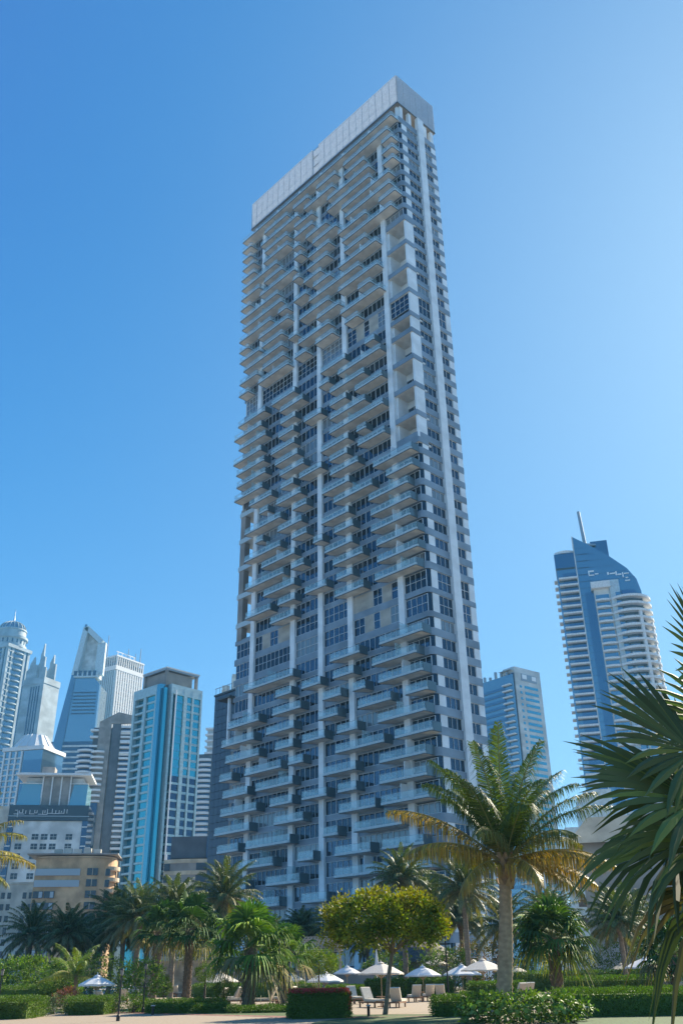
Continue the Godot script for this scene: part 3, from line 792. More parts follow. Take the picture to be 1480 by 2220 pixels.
func brown_tower():
	var t := thing("brown_tower", "brown and taupe apartment tower banded by white curved balconies", "tower", Vector3(-141, 0, -540), deg_to_rad(6))
	part(t, "body", bxm(-16, 15, 0, 122, -24, -1), M["brown_wall"])
	part(t, "upper_body", bxm(-10, 15, 122, 136, -22, -1.5), M["slate_wall"])
	var c := MB.new()
	c.slab_xy(PackedVector2Array([Vector2(-6.6, 60), Vector2(0.5, 60), Vector2(0.5, 138), Vector2(13, 138), Vector2(13, 143), Vector2(4, 145), Vector2(-3, 141), Vector2(-6.6, 139)]), -1.0, 0.6)
	part(t, "central_pier", c.mesh(), M["taupe_wall"])
	part(t, "dark_shaft", bxm(1.2, 6.2, 0, 138, -1.2, 0.2), M["slate_wall"])
	part(t, "lower_shaft", bxm(-9.5, -3.0, 0, 92, -1.0, 1.5), M["navy_glass"])
	stack(t, "left_balcony", arc_slab(9.5, 1.2, 2.6, 1.1), "balcony_white", 30, 3.15, 30, Vector3(-13.2, 0, -1))
	stack(t, "centre_balcony", arc_slab(7.6, 1.6, 1.2, 1.1), "balcony_white", 92, 3.15, 10, Vector3(-5.8, 0, 0.6))
	stack(t, "right_balcony", bxm(-4.6, 4.6, 0, 1.1, -1.0, 1.8), "balcony_white", 60, 3.15, 24, Vector3(11.2, 0, 0))
	stack(t, "right_window", bxm(-4.2, 4.2, 0, 1.8, -1.0, -0.8), "navy_glass", 61.2, 3.15, 24, Vector3(11.2, 0, 0))
	stack(t, "left_window", bxm(-4.0, 4.0, 0, 1.8, -1.0, -0.8), "navy_glass", 31.2, 3.15, 30, Vector3(-13.0, 0, 0))
	for y in [124.0, 129.5, 133.5]:
		part(t, "top_slab", bxm(-11.5, -6.8, y, y + 1.2, -4, 0.4), M["balcony_white"])
	for y in [119.0, 127.0, 131.5, 135.5]:
		part(t, "top_slab", bxm(6.4, 16, y, y + 1.2, -4, 1.0), M["balcony_white"])
	var h := MB.new()
	for k in 4: h.bar(Vector3(8 + k * 1.6, 137, -3), Vector3(8 + k * 1.6, 144 - k, -3), 0.5, 0.5)
	h.bar(Vector3(8, 144, -3), Vector3(12.8, 141, -3), 0.5, 0.5)
	part(t, "roof_pergola", h.mesh(), M["balcony_white"])

func teal_tower():
	# one corner towards the garden; local axes run along its two faces
	var t := thing("glass_tower", "turquoise glass tower in a pale frame with an open roof canopy", "tower", Vector3(-67.8, 0, -332), deg_to_rad(-42))
	t.scale = Vector3(0.88, 1.0, 0.82)
	# left face: plane z = 0, x from -22 to -2.2; right face: plane x = 0, z from -2.2 to -22
	part(t, "body", bxm(-22, -2.2, 0, 100, -22, -2.2), M["teal_glass2"])
	for sp in [[-22.2, -20.6], [-14.6, -12.8], [-6.4, -5.2]]:
		part(t, "frame_pier", bxm(sp[0], sp[1], 0, 100.2, -2.4, -0.05), M["aqua_frame"])
	part(t, "frame_head", bxm(-22.3, -5.0, 97.5, 101.2, -2.5, 0.0), M["aqua_frame"])
	part(t, "round_bay", bxm(-5.2, -2.6, 0, 101, -2.6, 0.2), M["teal_glass2"])
	for i in 27:
		var y := 16.0 + i * 3.02
		part(t, "floor_band", bxm(-20.5, -14.7, 0, 0.75, -2.1, -0.4), M["aqua_frame"], Vector3(0, y, 0))
		part(t, "window", bxm(-12.7, -6.5, 0.75, 3.02, -2.1, -0.9), M["teal_glass"], Vector3(0, y, 0))
		part(t, "band", bxm(-12.7, -6.5, 0, 0.75, -2.1, -0.5), M["aqua_frame"], Vector3(0, y, 0))
	part(t, "tall_window", bxm(-12.7, -6.6, 90.5, 97.4, -2.1, -0.8), M["teal_glass"])
	part(t, "base_window", bxm(-14.0, -7.6, 3, 15.8, -0.8, 0.1), M["teal_glass"])
	part(t, "base_wall", bxm(-22.3, -5.0, 0, 15.9, -2.3, -0.6), M["aqua_frame"])
	# notch at the corner with a bright strip
	part(t, "notch", bxm(-3.6, -2.1, 0, 100.6, -3.6, -2.1), M["slate_wall"])
	part(t, "bright_strip", bxm(-2.4, -0.9, 14, 99.5, -2.4, -0.9), M["teal_glass"])
	# right face
	part(t, "side_frame_head", bxm(-2.4, 0.0, 97.5, 101.2, -22.3, -4.0), M["aqua_frame"])
	for sp in [[-5.2, -4.1], [-13.4, -11.6], [-17.4, -16.4], [-22.3, -21.4]]:
		part(t, "side_pier", bxm(-2.3, 0.05, 0, 100.2, sp[0], sp[1]), M["aqua_frame"])
	part(t, "bright_mullion", bxm(0.05, 0.5, 16, 99, -6.9, -6.4), M["sign_white"])
	for i in 27:
		var y := 16.0 + i * 3.02
		var dark := i < 17
		part(t, "side_window", bxm(-2.1, -0.6, 0.8, 3.02, -11.5, -7.0), M["navy_glass"] if dark else M["teal_glass"], Vector3(0, y, 0))
		part(t, "side_band", bxm(-2.1, -0.3, 0, 0.8, -11.5, -7.0), M["aqua_frame"] if dark else M["teal_glass2"], Vector3(0, y, 0))
		part(t, "slim_window", bxm(-2.1, -0.5, 0.9, 3.0, -16.2, -13.6), M["navy_glass"] if dark else M["teal_glass"], Vector3(0, y, 0))
		part(t, "slim_window", bxm(-2.1, -0.5, 0.9, 3.0, -21.2, -17.6), M["navy_glass"] if dark else M["teal_glass"], Vector3(0, y, 0))
		part(t, "slim_band", bxm(-2.1, -0.35, 0, 0.9, -21.3, -13.5), M["aqua_frame"], Vector3(0, y, 0))
	# roof canopy on posts
	part(t, "roof_wall", bxm(-19, -3.4, 101.3, 106.5, -18.5, -3.4), M["taupe_wall"])
	part(t, "canopy", bxm(-19.2, -2.2, 106.9, 107.5, -21.5, -2.2), M["metal_grey"])
	part(t, "canopy_edge", bxm(-19.4, -2.0, 107.5, 108.0, -21.8, -2.0), M["pale_stone"])
	for p in [[-3.0, -20.6], [-3.0, -3.0], [-18.4, -3.0]]:
		part(t, "canopy_post", bxm(p[0] - 0.6, p[0] + 0.6, 101.0, 106.9, p[1] - 0.6, p[1] + 0.6), M["taupe_wall"])
	part(t, "podium_pole", bxm(0.6, 1.1, 2, 40, -7.2, -6.7), M["sign_white"])

func tan_hotel():
	var t := thing("hotel_block", "sand coloured hotel with a rounded end and paired windows", "building", Vector3(-88, 0, -310), deg_to_rad(8))
	var pts := PackedVector2Array([Vector2(-12.5, -18), Vector2(-12.5, -1.5), Vector2(-8, 0.0), Vector2(4, 0.6)])
	for k in 9:
		var a := deg_to_rad(90.0 - 90.0 * k / 8.0)
		pts.append(Vector2(5.5 + 7.0 * cos(a), -6.4 + 7.0 * sin(a)))
	pts.append(Vector2(12.5, -18))
	var m := MB.new(); m.prism(pts, 0, 36.5)
	part(t, "wall", m.mesh(), M["tan_render"])
	var r := MB.new(); r.prism(pts, 36.6, 37.1)
	part(t, "roof_edge", r.mesh(), M["tan_light"])
	part(t, "roof_slab", bxm(-15, 13.5, 37.4, 37.8, -18, 2.0), M["taupe_wall"])
	for k in 5:
		part(t, "roof_unit", bxm(-1.2, 1.2, 37.9, 39.4 + 0.3 * (k % 2), -2.5, -0.5), M["cream_stone"], Vector3(-6.0 + k * 3.1, 0, -1.0))
	part(t, "long_band_window", bxm(-12.0, 2.0, 31.2, 33.2, 0.1, 0.75), M["metal_grey"])
	part(t, "long_band_window", bxm(-12.0, 2.0, 27.8, 29.8, 0.1, 0.75), M["metal_grey"])
	for i in 10:
		var y := 31.2 - i * 3.35
		if i > 1:
			for x in [-10.4, -6.9]:
				var w := part(t, "window", bxm(-1.55, 1.55, 0, 2.05, 0, 0.45), M["dark_window"], Vector3(x, y, -0.1 + (0.0 if x < -9.0 else 0.3)))
				part(w, "curtain_pane", bxm(0.3, 1.35, 0.15, 1.9, 0.46, 0.5), M["metal_grey"])
		for x in [[4.2, 7.6, 0.75], [8.1, 11.3, -0.35]]:
			var w := part(t, "window", bxm(0, x[1] - x[0], 0, 2.15, 0, 0.4), M["dark_window"], Vector3(x[0], y, x[2] - 0.2), turned(0 if x[0] < 5 else 24))
			part(w, "window_mullion", bxm((x[1] - x[0]) * 0.5 - 0.08, (x[1] - x[0]) * 0.5 + 0.08, 0, 2.15, 0.4, 0.5), M["tan_light"])
	for i in 4:
		part(t, "round_balcony", arc_slab(7.0, 0.6, 1.6, 1.15), M["tan_light"], Vector3(11.2, 33.0 - i * 3.35, -4.5), turned(52))
		part(t, "balcony_glazing", bxm(-2.6, 2.6, 0, 2.0, 0.0, 0.2), M["dark_window"], Vector3(11.0, 30.9 - i * 3.35, -4.3), turned(52))
	var w2 := thing("hotel_wing", "pale lower wing with small paired windows beside the sand hotel", "building", Vector3(-110, 0, -322), deg_to_rad(4))
	part(w2, "wall", bxm(-14, 9.5, 0, 30, -16, 0), M["cream_stone"])
	part(w2, "roof_edge", bxm(-14.3, 9.8, 30, 30.6, -16.3, 0.3), M["cream_stone"])
	for i in 7:
		for x in [-11.0, -9.0, -4.0, -2.0, 3.0, 5.0]:
			part(w2, "window", bxm(-0.6, 0.6, 0, 1.9, 0.02, 0.12), M["dark_window"], Vector3(x, 25.5 - i * 3.5, 0))

func banded_block():
	var t := thing("banded_block", "grey and tan low block with bowed bands and a roof box", "building", Vector3(-49.5, 0, -300), deg_to_rad(-3))
	var g := MB.new()
	g.prism(bow(15.5, 14.0, 2.0), 0, 34)
	part(t, "wall", g.mesh(), M["taupe_wall"])
	for i in 9:
		var y := 33.2 - i * 3.4
		var b := MB.new(); b.prism(bow(16.0, 14.3, 2.2), 0, 1.15)
		part(t, "tan_band", b.mesh(), M["tan_light"], Vector3(0, y, 0))
		part(t, "window", bxm(2.6, 7.2, 0, 2.0, 0, 0.4), M["dark_window"], Vector3(0, y - 2.1, 1.35))
		part(t, "window", bxm(-7.6, -5.8, 0, 2.0, 0, 0.4), M["dark_window"], Vector3(0, y - 2.1, 0.75))
	part(t, "roof_box", bxm(-6.5, 6.0, 35, 41.5, -12, -2), M["slate_wall"])
	part(t, "roof_side", bxm(5.0, 7.4, 35, 41.0, -13, -1.6), M["navy_glass"])

func bow(w: float, d: float, b: float) -> PackedVector2Array:
	var pts := PackedVector2Array([Vector2(-w * 0.5, -d)])
	for k in 11:
		var a := -1.0 + 2.0 * k / 10.0
		pts.append(Vector2(a * w * 0.5, b * (1.0 - a * a)))
	pts.append(Vector2(w * 0.5, -d))
	return pts

func white_balcony_tower():
	var t := thing("white_tower", "white tower of stacked bowed balconies behind the turquoise one", "tower", Vector3(-90, 0, -600), deg_to_rad(-8))
	part(t, "body", bxm(-10, 9, 0, 132, -20, 0), M["slate_wall"])
	part(t, "upper_body", bxm(-2, 8, 132, 148, -16, -1), M["pale_stone"])
	part(t, "tan_shaft", bxm(3.6, 6.0, 0, 110, -0.2, 1.6), M["taupe_wall"])
	stack(t, "balcony", arc_slab(10.5, 1.0, 2.4, 1.5), "balcony_white", 20, 3.35, 33, Vector3(-3.4, 0, 0))
	stack(t, "side_slab", bxm(6.2, 9.6, 0, 1.3, -0.2, 1.0), "balcony_white", 20, 3.35, 33)
	stack(t, "top_slab", bxm(-3, 8.6, 0, 1.2, -2, 1.0), "balcony_white", 132, 4.0, 5)
	stack(t, "window", bxm(-8.2, 1.6, 0, 1.8, 0.0, 0.2), "navy_glass", 21.5, 3.35, 32)

func distant_tower():
	var t := thing("stepped_tower", "cream stepped tower rising just behind the tall balcony slab", "tower", Vector3(-90, 0, -700), deg_to_rad(10))
	part(t, "body", bxm(-6.5, 6.5, 0, 203, -14, 0), M["cream_stone"])
	part(t, "turret", bxm(0.5, 5.5, 203, 217, -10, -1), M["cream_stone"])
	part(t, "parapet", bxm(-6.9, -1.0, 203, 207, -14, 0.4), M["cream_stone"])
	for k in 3:
		part(t, "window_strip", bxm(-0.6, 0.6, 100, 198, 0.0, 0.3), M["dark_window"], Vector3(-3.6 + k * 3.6, 0, 0))
	stack(t, "floor_band", bxm(-6.7, 6.7, 0, 0.8, -0.1, 0.5), "pale_stone", 120, 4.0, 20)

func tiled_annex():
	var t := thing("tiled_annex", "dark blue tiled wall block beside the balcony slab's far end", "building", Vector3(14.55, 0, -142.2))
	var a := deg_to_rad(133.6)
	var x := Vector3(cos(a), 0, -sin(a))
	t.basis = Basis(x, Vector3.UP, x.cross(Vector3.UP))
	part(t, "joint_backing", bxm(54.6, 64.9, 0, 55.5, 3.3, 14), M["tile_joint"])
	for j in 36:
		for i in 7:
			part(t, "wall_tile", bxm(0.03, 1.45, 0.03, 1.5, 0, 0.3), M["dark_tile"], Vector3(54.6 + i * 1.48, j * 1.54, 3.05))
	part(t, "coping", bxm(54.4, 65.1, 55.5, 55.9, 2.9, 14.1), M["trim"])
	for k in 8:
		part(t, "roof_rail_post", bxm(-0.04, 0.04, 55.9, 57.2, 3.0, 3.08), M["metal_grey"], Vector3(54.8 + k * 1.4, 0, 0))
	part(t, "roof_rail", bxm(54.7, 65, 57.2, 57.28, 2.98, 3.1), M["metal_grey"])
	part(t, "terrace_canopy", bxm(54.1, 58.6, 52.6, 52.95, -1.0, 2.9), M["trim"])
	part(t, "canopy_post", bxm(55.0, 55.5, 42.6, 52.6, -0.4, 0.1), M["white_wall"])
	part(t, "tan_pier", bxm(53.9, 55.0, 0, 42.4, 0.6, 3.0), M["taupe_wall"])

func striped_tower():
	# corner towards the garden: left face plane x = 0 going back, right face plane z = 0
	var t := thing("striped_tower", "blue banded tower with a white side of long teal windows", "tower", Vector3(91, 0, -478), deg_to_rad(38))
	part(t, "body", bxm(0.2, 22, 0, 146, -24, -0.2), M["blue_glass"])
	part(t, "white_face", bxm(2.2, 23, 0, 150.5, -8, 0.5), M["pale_stone"])
	var n := 34
	for i in n:
		var y := 28.0 + i * 3.35
		part(t, "glass_band", bxm(-0.25, 0.3, 0, 1.5, -24, -6), M["blue_glass2"], Vector3(0, y, 0))
		part(t, "corner_slab", bxm(-1.6, 1.6, 0, 0.6, -6.5, -0.6), M["balcony_white"], Vector3(0, y + 1.5, 0))
		part(t, "long_window", bxm(9.0, 20.0, 0, 1.5, 0.5, 0.62), M["teal_glass2"], Vector3(0, y + 0.6, 0))
		part(t, "small_window", bxm(5.2, 6.8, 0, 1.3, 0.5, 0.62), M["teal_glass2"], Vector3(0, y + 0.6, 0))
		part(t, "side_slab", bxm(23.0, 24.6, 0, 0.35, -5, -1.2), M["pale_stone"], Vector3(0, y, 0))
	part(t, "dark_joint", bxm(1.7, 2.2, 0, 147, -6, -0.1), M["navy_glass"])
	var fr := MB.new()
	fr.box(7.0, 19.5, 143.2, 147.2, 0.5, 0.8)
	part(t, "roof_opening", fr.mesh(), M["metal_grey"])
	for p in [[7.6, 11.2], [15.4, 18.8]]:
		part(t, "opening_light", bxm(p[0], p[1], 144.4, 146.8, 0.8, 0.95), M["sign_white"])
	part(t, "roof_rail", bxm(-0.5, 5, 148.6, 148.8, -9, -0.3), M["steel"])
	for k in 5: part(t, "roof_unit", bxm(0.4, 1.6, 146, 148 + (k % 3), -1.5, -0.4), M["metal_grey"], Vector3(0, 0, -3.0 - k * 4.2))

func curved_tower():
	var t := thing("curved_tower", "blue tower with a curved fin roof, antenna and bowed white balconies", "tower", Vector3(113.5, 0, -370), deg_to_rad(-14))
	t.scale = Vector3(0.93, 1.0, 1.0)
	# left glazed wing
	part(t, "left_wing", bxm(-19, -9.2, 0, 169, -22, -1), M["blue_glass"])
	part(t, "wing_top", bxm(-19.2, -9.4, 163, 170, -21, 0.1), M["blue_glass2"])
	part(t, "wing_roof", arc_slab(9.5, 6.0, 2.0, 1.2), M["balcony_white"], Vector3(-14.0, 170.4, -8.0))
	for i in 42:
		var y := 22.0 + i * 3.3
		part(t, "wing_slab", bxm(-18.4, -9.6, 0, 0.75, -1.0, 1.3), M["balcony_white"], Vector3(0, y, 0))
		part(t, "slab_end", bxm(-20.6, -19.0, 0, 0.5, -6, -2), M["balcony_white"], Vector3(0, y + 0.4, 0))
		part(t, "wing_pane", bxm(-16.2, -9.8, 0.8, 3.3, -1.0, -0.8), M["blue_glass2"], Vector3(0, y, 0))
	# fin
	var f := MB.new()
	var top := PackedVector2Array([Vector2(-9.3, 0), Vector2(16, 0), Vector2(17.0, 120), Vector2(18.2, 148), Vector2(17.0, 154), Vector2(13.5, 159.5), Vector2(6, 166.5), Vector2(-2, 172.5), Vector2(-9.3, 177.5)])
	f.slab_xy(top, -5.0, 0.6)
	part(t, "fin_wall", f.mesh(), M["blue_glass"])
	part(t, "fin_edge", bxm(-9.75, -9.31, 0, 177.6, -4.8, 1.0), M["pale_stone"])
	part(t, "darker_fin_strip", bxm(-7.2, -3.4, 0, 150, 0.6, 0.75), M["blue_glass2"])  # upright strip in a darker blue than the fin wall
	for i in 46:
		part(t, "panel_joint", bxm(-9.1, -3.3, 0, 0.16, 0.6, 0.82), M["blue_glass2"], Vector3(0, 20.0 + i * 3.3, 0))
	for i in 6:
		part(t, "panel_joint", bxm(-9.1, 17.0 - 4.4 * i if i > 0 else 16.5, 0, 0.14, 0.6, 0.7), M["blue_glass2"], Vector3(0, 155.0 + i * 3.3, 0))
	part(t, "plant_room", bxm(-1, 7, 150, 177.5, -16, -7), M["blue_glass2"])
	var a := MB.new(); a.tube([Vector3(-3.2, 172, -6), Vector3(-3.6, 176, -6), Vector3(-4.4, 193, -6)], [1.1, 0.9, 0.75], 8)
	part(t, "antenna", a.mesh(), M["metal_grey"])
	var fl := MB.new(); fl.prism(PackedVector2Array([Vector2(-6, -8), Vector2(1.5, -6), Vector2(-4, -4)]), 175, 175.8)
	part(t, "antenna_foot", fl.mesh(), M["metal_grey"])
	# marks on the fin
	for s in [[-4.3, -1.7, 159.4, 160.0], [-4.3, -3.9, 158.0, 159.4], [-4.3, -1.7, 157.6, 158.0], [-1.4, 0.3, 158.0, 158.4], [4.2, 5.0, 157.2, 158.4], [5.4, 7.8, 157.4, 157.9], [8.0, 8.6, 156.6, 158.4], [8.8, 10.6, 156.6, 157.1], [11.0, 11.5, 155.2, 157.6], [11.8, 14.0, 156.8, 157.2], [12.2, 13.4, 154.8, 155.2], [11.8, 14.0, 153.4, 153.8]]:
		part(t, "roof_mark", bxm(s[0], s[1], s[2], s[3], 0.6, 0.9), M["sign_white"])
	# middle balconies
	part(t, "middle_bay", bxm(-3.2, 4.0, 0, 152, 0.62, 1.6), M["pale_stone"])
	part(t, "middle_hood", bxm(-4.2, 4.6, 150.5, 153.5, 0.6, 3.8), M["balcony_white"])
	for i in 40:
		var y := 16.0 + i * 3.3
		part(t, "middle_pane", bxm(-2.6, 3.4, 1.0, 3.1, 1.6, 1.7), M["blue_glass"], Vector3(0, y, 0))
		part(t, "middle_balcony", arc_slab(6.8, 1.0, 0.8, 0.85), M["balcony_white"], Vector3(0.4, y, 1.6))
	# smooth column and bowed right side
	part(t, "smooth_column", bxm(4.1, 8.6, 0, 154, 0.62, 2.6), M["pale_blue_wall"])
	part(t, "column_glass", bxm(6.4, 8.7, 0, 148, 2.6, 2.75), M["blue_glass"])
	var c := MB.new(); c.lathe([Vector2(7.6, 0), Vector2(7.6, 146), Vector2(7.0, 149), Vector2(0.1, 149.1)], 28)
	part(t, "right_drum", c.mesh(), M["blue_glass"], Vector3(11.5, 0, -5.0))
	var ring := MB.new()
	var rp := PackedVector2Array()
	for k in 15:
		var g := deg_to_rad(-62.0 + 150.0 * k / 14.0)
		rp.append(Vector2(10.6 * sin(g), 10.6 * cos(g)))
	for k in 15:
		var g := deg_to_rad(88.0 - 150.0 * k / 14.0)
		rp.append(Vector2(7.0 * sin(g), 7.0 * cos(g)))
	ring.prism(rp, 0, 1.0)
	for i in 40:
		part(t, "bowed_balcony", ring.mesh() if not cache.has("ring") else cache["ring"], M["balcony_white"], Vector3(11.5, 16.0 + i * 3.3, -5.0))
	for k in 2:
		part(t, "balcony_pier", bxm(-0.7, 0.7, 0, 138 - 4 * k, 9.3, 10.3), M["balcony_white"], Vector3(11.5, 0, -5.0), turned(26.0 + 44.0 * k))

func low_right_blocks():
	var t := thing("grey_block", "lavender grey stepped block at the foot of the curved tower", "building", Vector3(60, 0, -232), deg_to_rad(-8))
	part(t, "wall", bxm(-6.5, 9, 0, 33, -12, 0), M["pale_blue_wall"])
	part(t, "upper_step", bxm(-2.2, 9, 33, 38, -11, -1), M["pale_blue_wall"])
	var c := MB.new(); c.slab_xy(PackedVector2Array([Vector2(-2.2, 38.01), Vector2(6, 38.01), Vector2(6, 42), Vector2(0, 42), Vector2(-2.2, 40)]), -10, -1.5)
	part(t, "roof_step", c.mesh(), M["pale_blue_wall"])
	for i in 6:
		part(t, "window", bxm(-5.5, 8, 0, 1.6, 0.0, 0.15), M["dark_window"], Vector3(0, 27 - i * 4.0, 0))
	var h := thing("pitched_house", "low house with a wide sloping tan roof behind the palms", "building", Vector3(52, 0, -172), deg_to_rad(-14))
	part(h, "wall", bxm(-10, 12, 0, 22.5, -10, 0), M["taupe_wall"])
	var r := MB.new()
	r.quad_auto(Vector3(-12, 22.2, 2), Vector3(14, 22.2, 2), Vector3(14, 27.5, -5), Vector3(-8, 27.5, -5))
	r.quad_auto(Vector3(-8, 27.5, -5), Vector3(14, 27.5, -5), Vector3(14, 22.2, -12), Vector3(-12, 22.2, -12))
	r.tri(Vector3(-12, 22.2, 2), Vector3(-8, 27.5, -5), Vector3(-12, 22.2, -12), Vector3(-0.8, 0.6, 0), Vector3(-0.8, 0.6, 0), Vector3(-0.8, 0.6, 0))
	r.tri(Vector3(14, 22.2, 2), Vector3(14, 27.5, -5), Vector3(14, 22.2, -12), Vector3.RIGHT, Vector3.RIGHT, Vector3.RIGHT)
	part(h, "roof", r.mesh(), M["tan_light"])
	for k in 5:
		part(h, "window", bxm(-1.0, 1.0, 17.5, 20, 0.02, 0.15), M["dark_window"], Vector3(-7 + k * 4.0, 0, 0))

func unseen_fill():
	pass

# ------------------------------------------------------------------ ground
func sheet(called: String, pts: Array, y: float, key: String):
	var m := MB.new()
	var p := PackedVector2Array(pts)
	var idx := Geometry2D.triangulate_polygon(p)
	for t in range(0, idx.size(), 3):
		m.tri(Vector3(p[idx[t]].x, y, p[idx[t]].y), Vector3(p[idx[t+1]].x, y, p[idx[t+1]].y), Vector3(p[idx[t+2]].x, y, p[idx[t+2]].y), Vector3.UP, Vector3.UP, Vector3.UP)
	setting(called, m.mesh(), M[key])

func build_ground():
	var m := MB.new()
	m.quad(Vector3(-3000, 0, 600), Vector3(3000, 0, 600), Vector3(3000, 0, -3000), Vector3(-3000, 0, -3000), Vector3.UP)
	setting("ground", m.mesh(), M["sand_ground"])
	sheet("garden_bed", [Vector2(-70, -36), Vector2(70, -36), Vector2(70, -132), Vector2(-70, -132)], 0.006, "soil")
	sheet("lawn", [Vector2(-60, -37), Vector2(60, -37), Vector2(60, -66), Vector2(-60, -76)], 0.012, "lawn")
	sheet("terrace", [Vector2(-45, -78), Vector2(-12, -66), Vector2(0, -60), Vector2(0.2, -52.5), Vector2(7.5, -50.5), Vector2(30, -58), Vector2(45, -70), Vector2(45, -112), Vector2(-45, -112)], 0.018, "paving")
	var far := [Vector2(-40, -69), Vector2(-21, -65.5), Vector2(-14.6, -63), Vector2(-9.7, -57.6), Vector2(-5.5, -54), Vector2(-2.6, -51.2), Vector2(-0.3, -49.6), Vector2(2.2, -49.2), Vector2(5.4, -49.6)]
	var path := far.duplicate()
	path.append_array([Vector2(7.5, -46), Vector2(8, -38), Vector2(4, -30), Vector2(-40, -30)])
	sheet("path", path, 0.024, "paving")
	var strip := far.duplicate()
	var back := far.duplicate(); back.reverse()
	var k := 0
	for q in back:
		strip.append(q + Vector2(-0.2, 1.15 + 0.12 * (k if k < 4 else 0)))
		k += 1
	sheet("path_border", strip, 0.030, "red_paving")
	var oval := []
	for i in 26:
		var a := TAU * i / 26.0
		oval.append(Vector2(1.9 + 3.6 * cos(a), -42.6 + 5.9 * sin(a)))
	sheet("front_lawn", oval, 0.05, "lawn")
	sheet("side_lawn", [Vector2(8.2, -35), Vector2(24, -35), Vector2(24, -44), Vector2(15, -46), Vector2(9.2, -44.5)], 0.05, "lawn")

# ------------------------------------------------------------------ plants
func jit(k: Color, amt: float) -> Color:
	var f := 1.0 + rng.randf_range(-amt, amt)
	return Color(k.r * f * (1.0 + rng.randf_range(-amt, amt) * 0.4), k.g * f, k.b * f)

func one_leaf(m: MB, p: Vector3, d: Vector3, nrm: Vector3, l: float, w: float, k: Color):
	var s := d.cross(nrm).normalized()
	var up := s.cross(d).normalized()
	var tip := p + d * l - up * l * 0.08
	var mid := p + d * l * 0.5
	var a := mid + s * w * 0.5 + up * w * 0.16
	var b := mid - s * w * 0.5 + up * w * 0.16
	m.tri(p, a, tip, (up - s * 0.3).normalized(), (up - s * 0.3).normalized(), (up - s * 0.3).normalized(), k)
	m.tri(p, tip, b, (up + s * 0.3).normalized(), (up + s * 0.3).normalized(), (up + s * 0.3).normalized(), k)

func rand_dir() -> Vector3:
	var z := rng.randf_range(-1, 1); var a := rng.randf_range(0, TAU); var r := sqrt(1.0 - z * z)
	return Vector3(r * cos(a), z, r * sin(a))

func crown_leaves(m: MB, c: Vector3, r: Vector3, clumps: int, per: int, size: float, cols: Array, shell := 0.55, flat := 0.0):
	# clumps of leaves spread through an uneven ellipsoid
	for i in clumps:
		var d := rand_dir()
		if flat > 0.0 and d.y < -0.35: d.y *= 0.4
		var q := pow(rng.randf(), 0.4) * (1.0 - shell) + shell
		q *= rng.randf_range(0.86, 1.08)
		if flat > 0.0: d /= pow(pow(absf(d.x), 4.0) + pow(absf(d.y), 4.0) + pow(absf(d.z), 4.0), 0.25)
		var p := c + Vector3(d.x * r.x, d.y * r.y, d.z * r.z) * q
		var k: Color = cols[rng.randi() % cols.size()]
		var cr := size * rng.randf_range(1.6, 2.6)
		for j in per:
			var e := rand_dir()
			var o := (e + d * 0.7 + Vector3(0, 0.25, 0)).normalized()
			one_leaf(m, p + e * cr * rng.randf(), (o + rand_dir() * 0.6).normalized(), (o + rand_dir() * 0.7).normalized(), size * rng.randf_range(0.7, 1.25), size * 0.55, jit(k, 0.3))

func hedge_leaves(m: MB, x0: float, x1: float, y0: float, y1: float, z0: float, z1: float, n: int, size: float, cols: Array, rough := 0.09):
	var ax := (y1 - y0) * (z1 - z0); var ay := (x1 - x0) * (z1 - z0); var az := (x1 - x0) * (y1 - y0)
	for i in n:
		var t := rng.randf() * (2.0 * ax + ay + 2.0 * az)
		var p: Vector3; var o: Vector3
		if t < ay:
			p = Vector3(rng.randf_range(x0, x1), y1, rng.randf_range(z0, z1)); o = Vector3.UP
		elif t < ay + 2.0 * az:
			var s := 1.0 if rng.randf() < 0.62 else -1.0
			p = Vector3(rng.randf_range(x0, x1), rng.randf_range(y0, y1), z1 if s > 0 else z0); o = Vector3(0, 0, s)
		else:
			var s := 1.0 if rng.randf() < 0.5 else -1.0
			p = Vector3(x1 if s > 0 else x0, rng.randf_range(y0, y1), rng.randf_range(z0, z1)); o = Vector3(s, 0, 0)
		var bump := 0.5 + 0.5 * sin(p.x * 3.1 + p.y * 2.0) * sin(p.z * 2.7 + 1.3)
		p += o * (rng.randf_range(-rough * 2.2, rough) + (bump - 0.5) * rough * 1.6)
		one_leaf(m, p, (o + rand_dir() * 0.9 + Vector3(0, 0.35, 0)).normalized(), (o + rand_dir() * 0.6).normalized(), size * rng.randf_range(0.7, 1.3), size * 0.55, jit(cols[rng.randi() % cols.size()], 0.3))

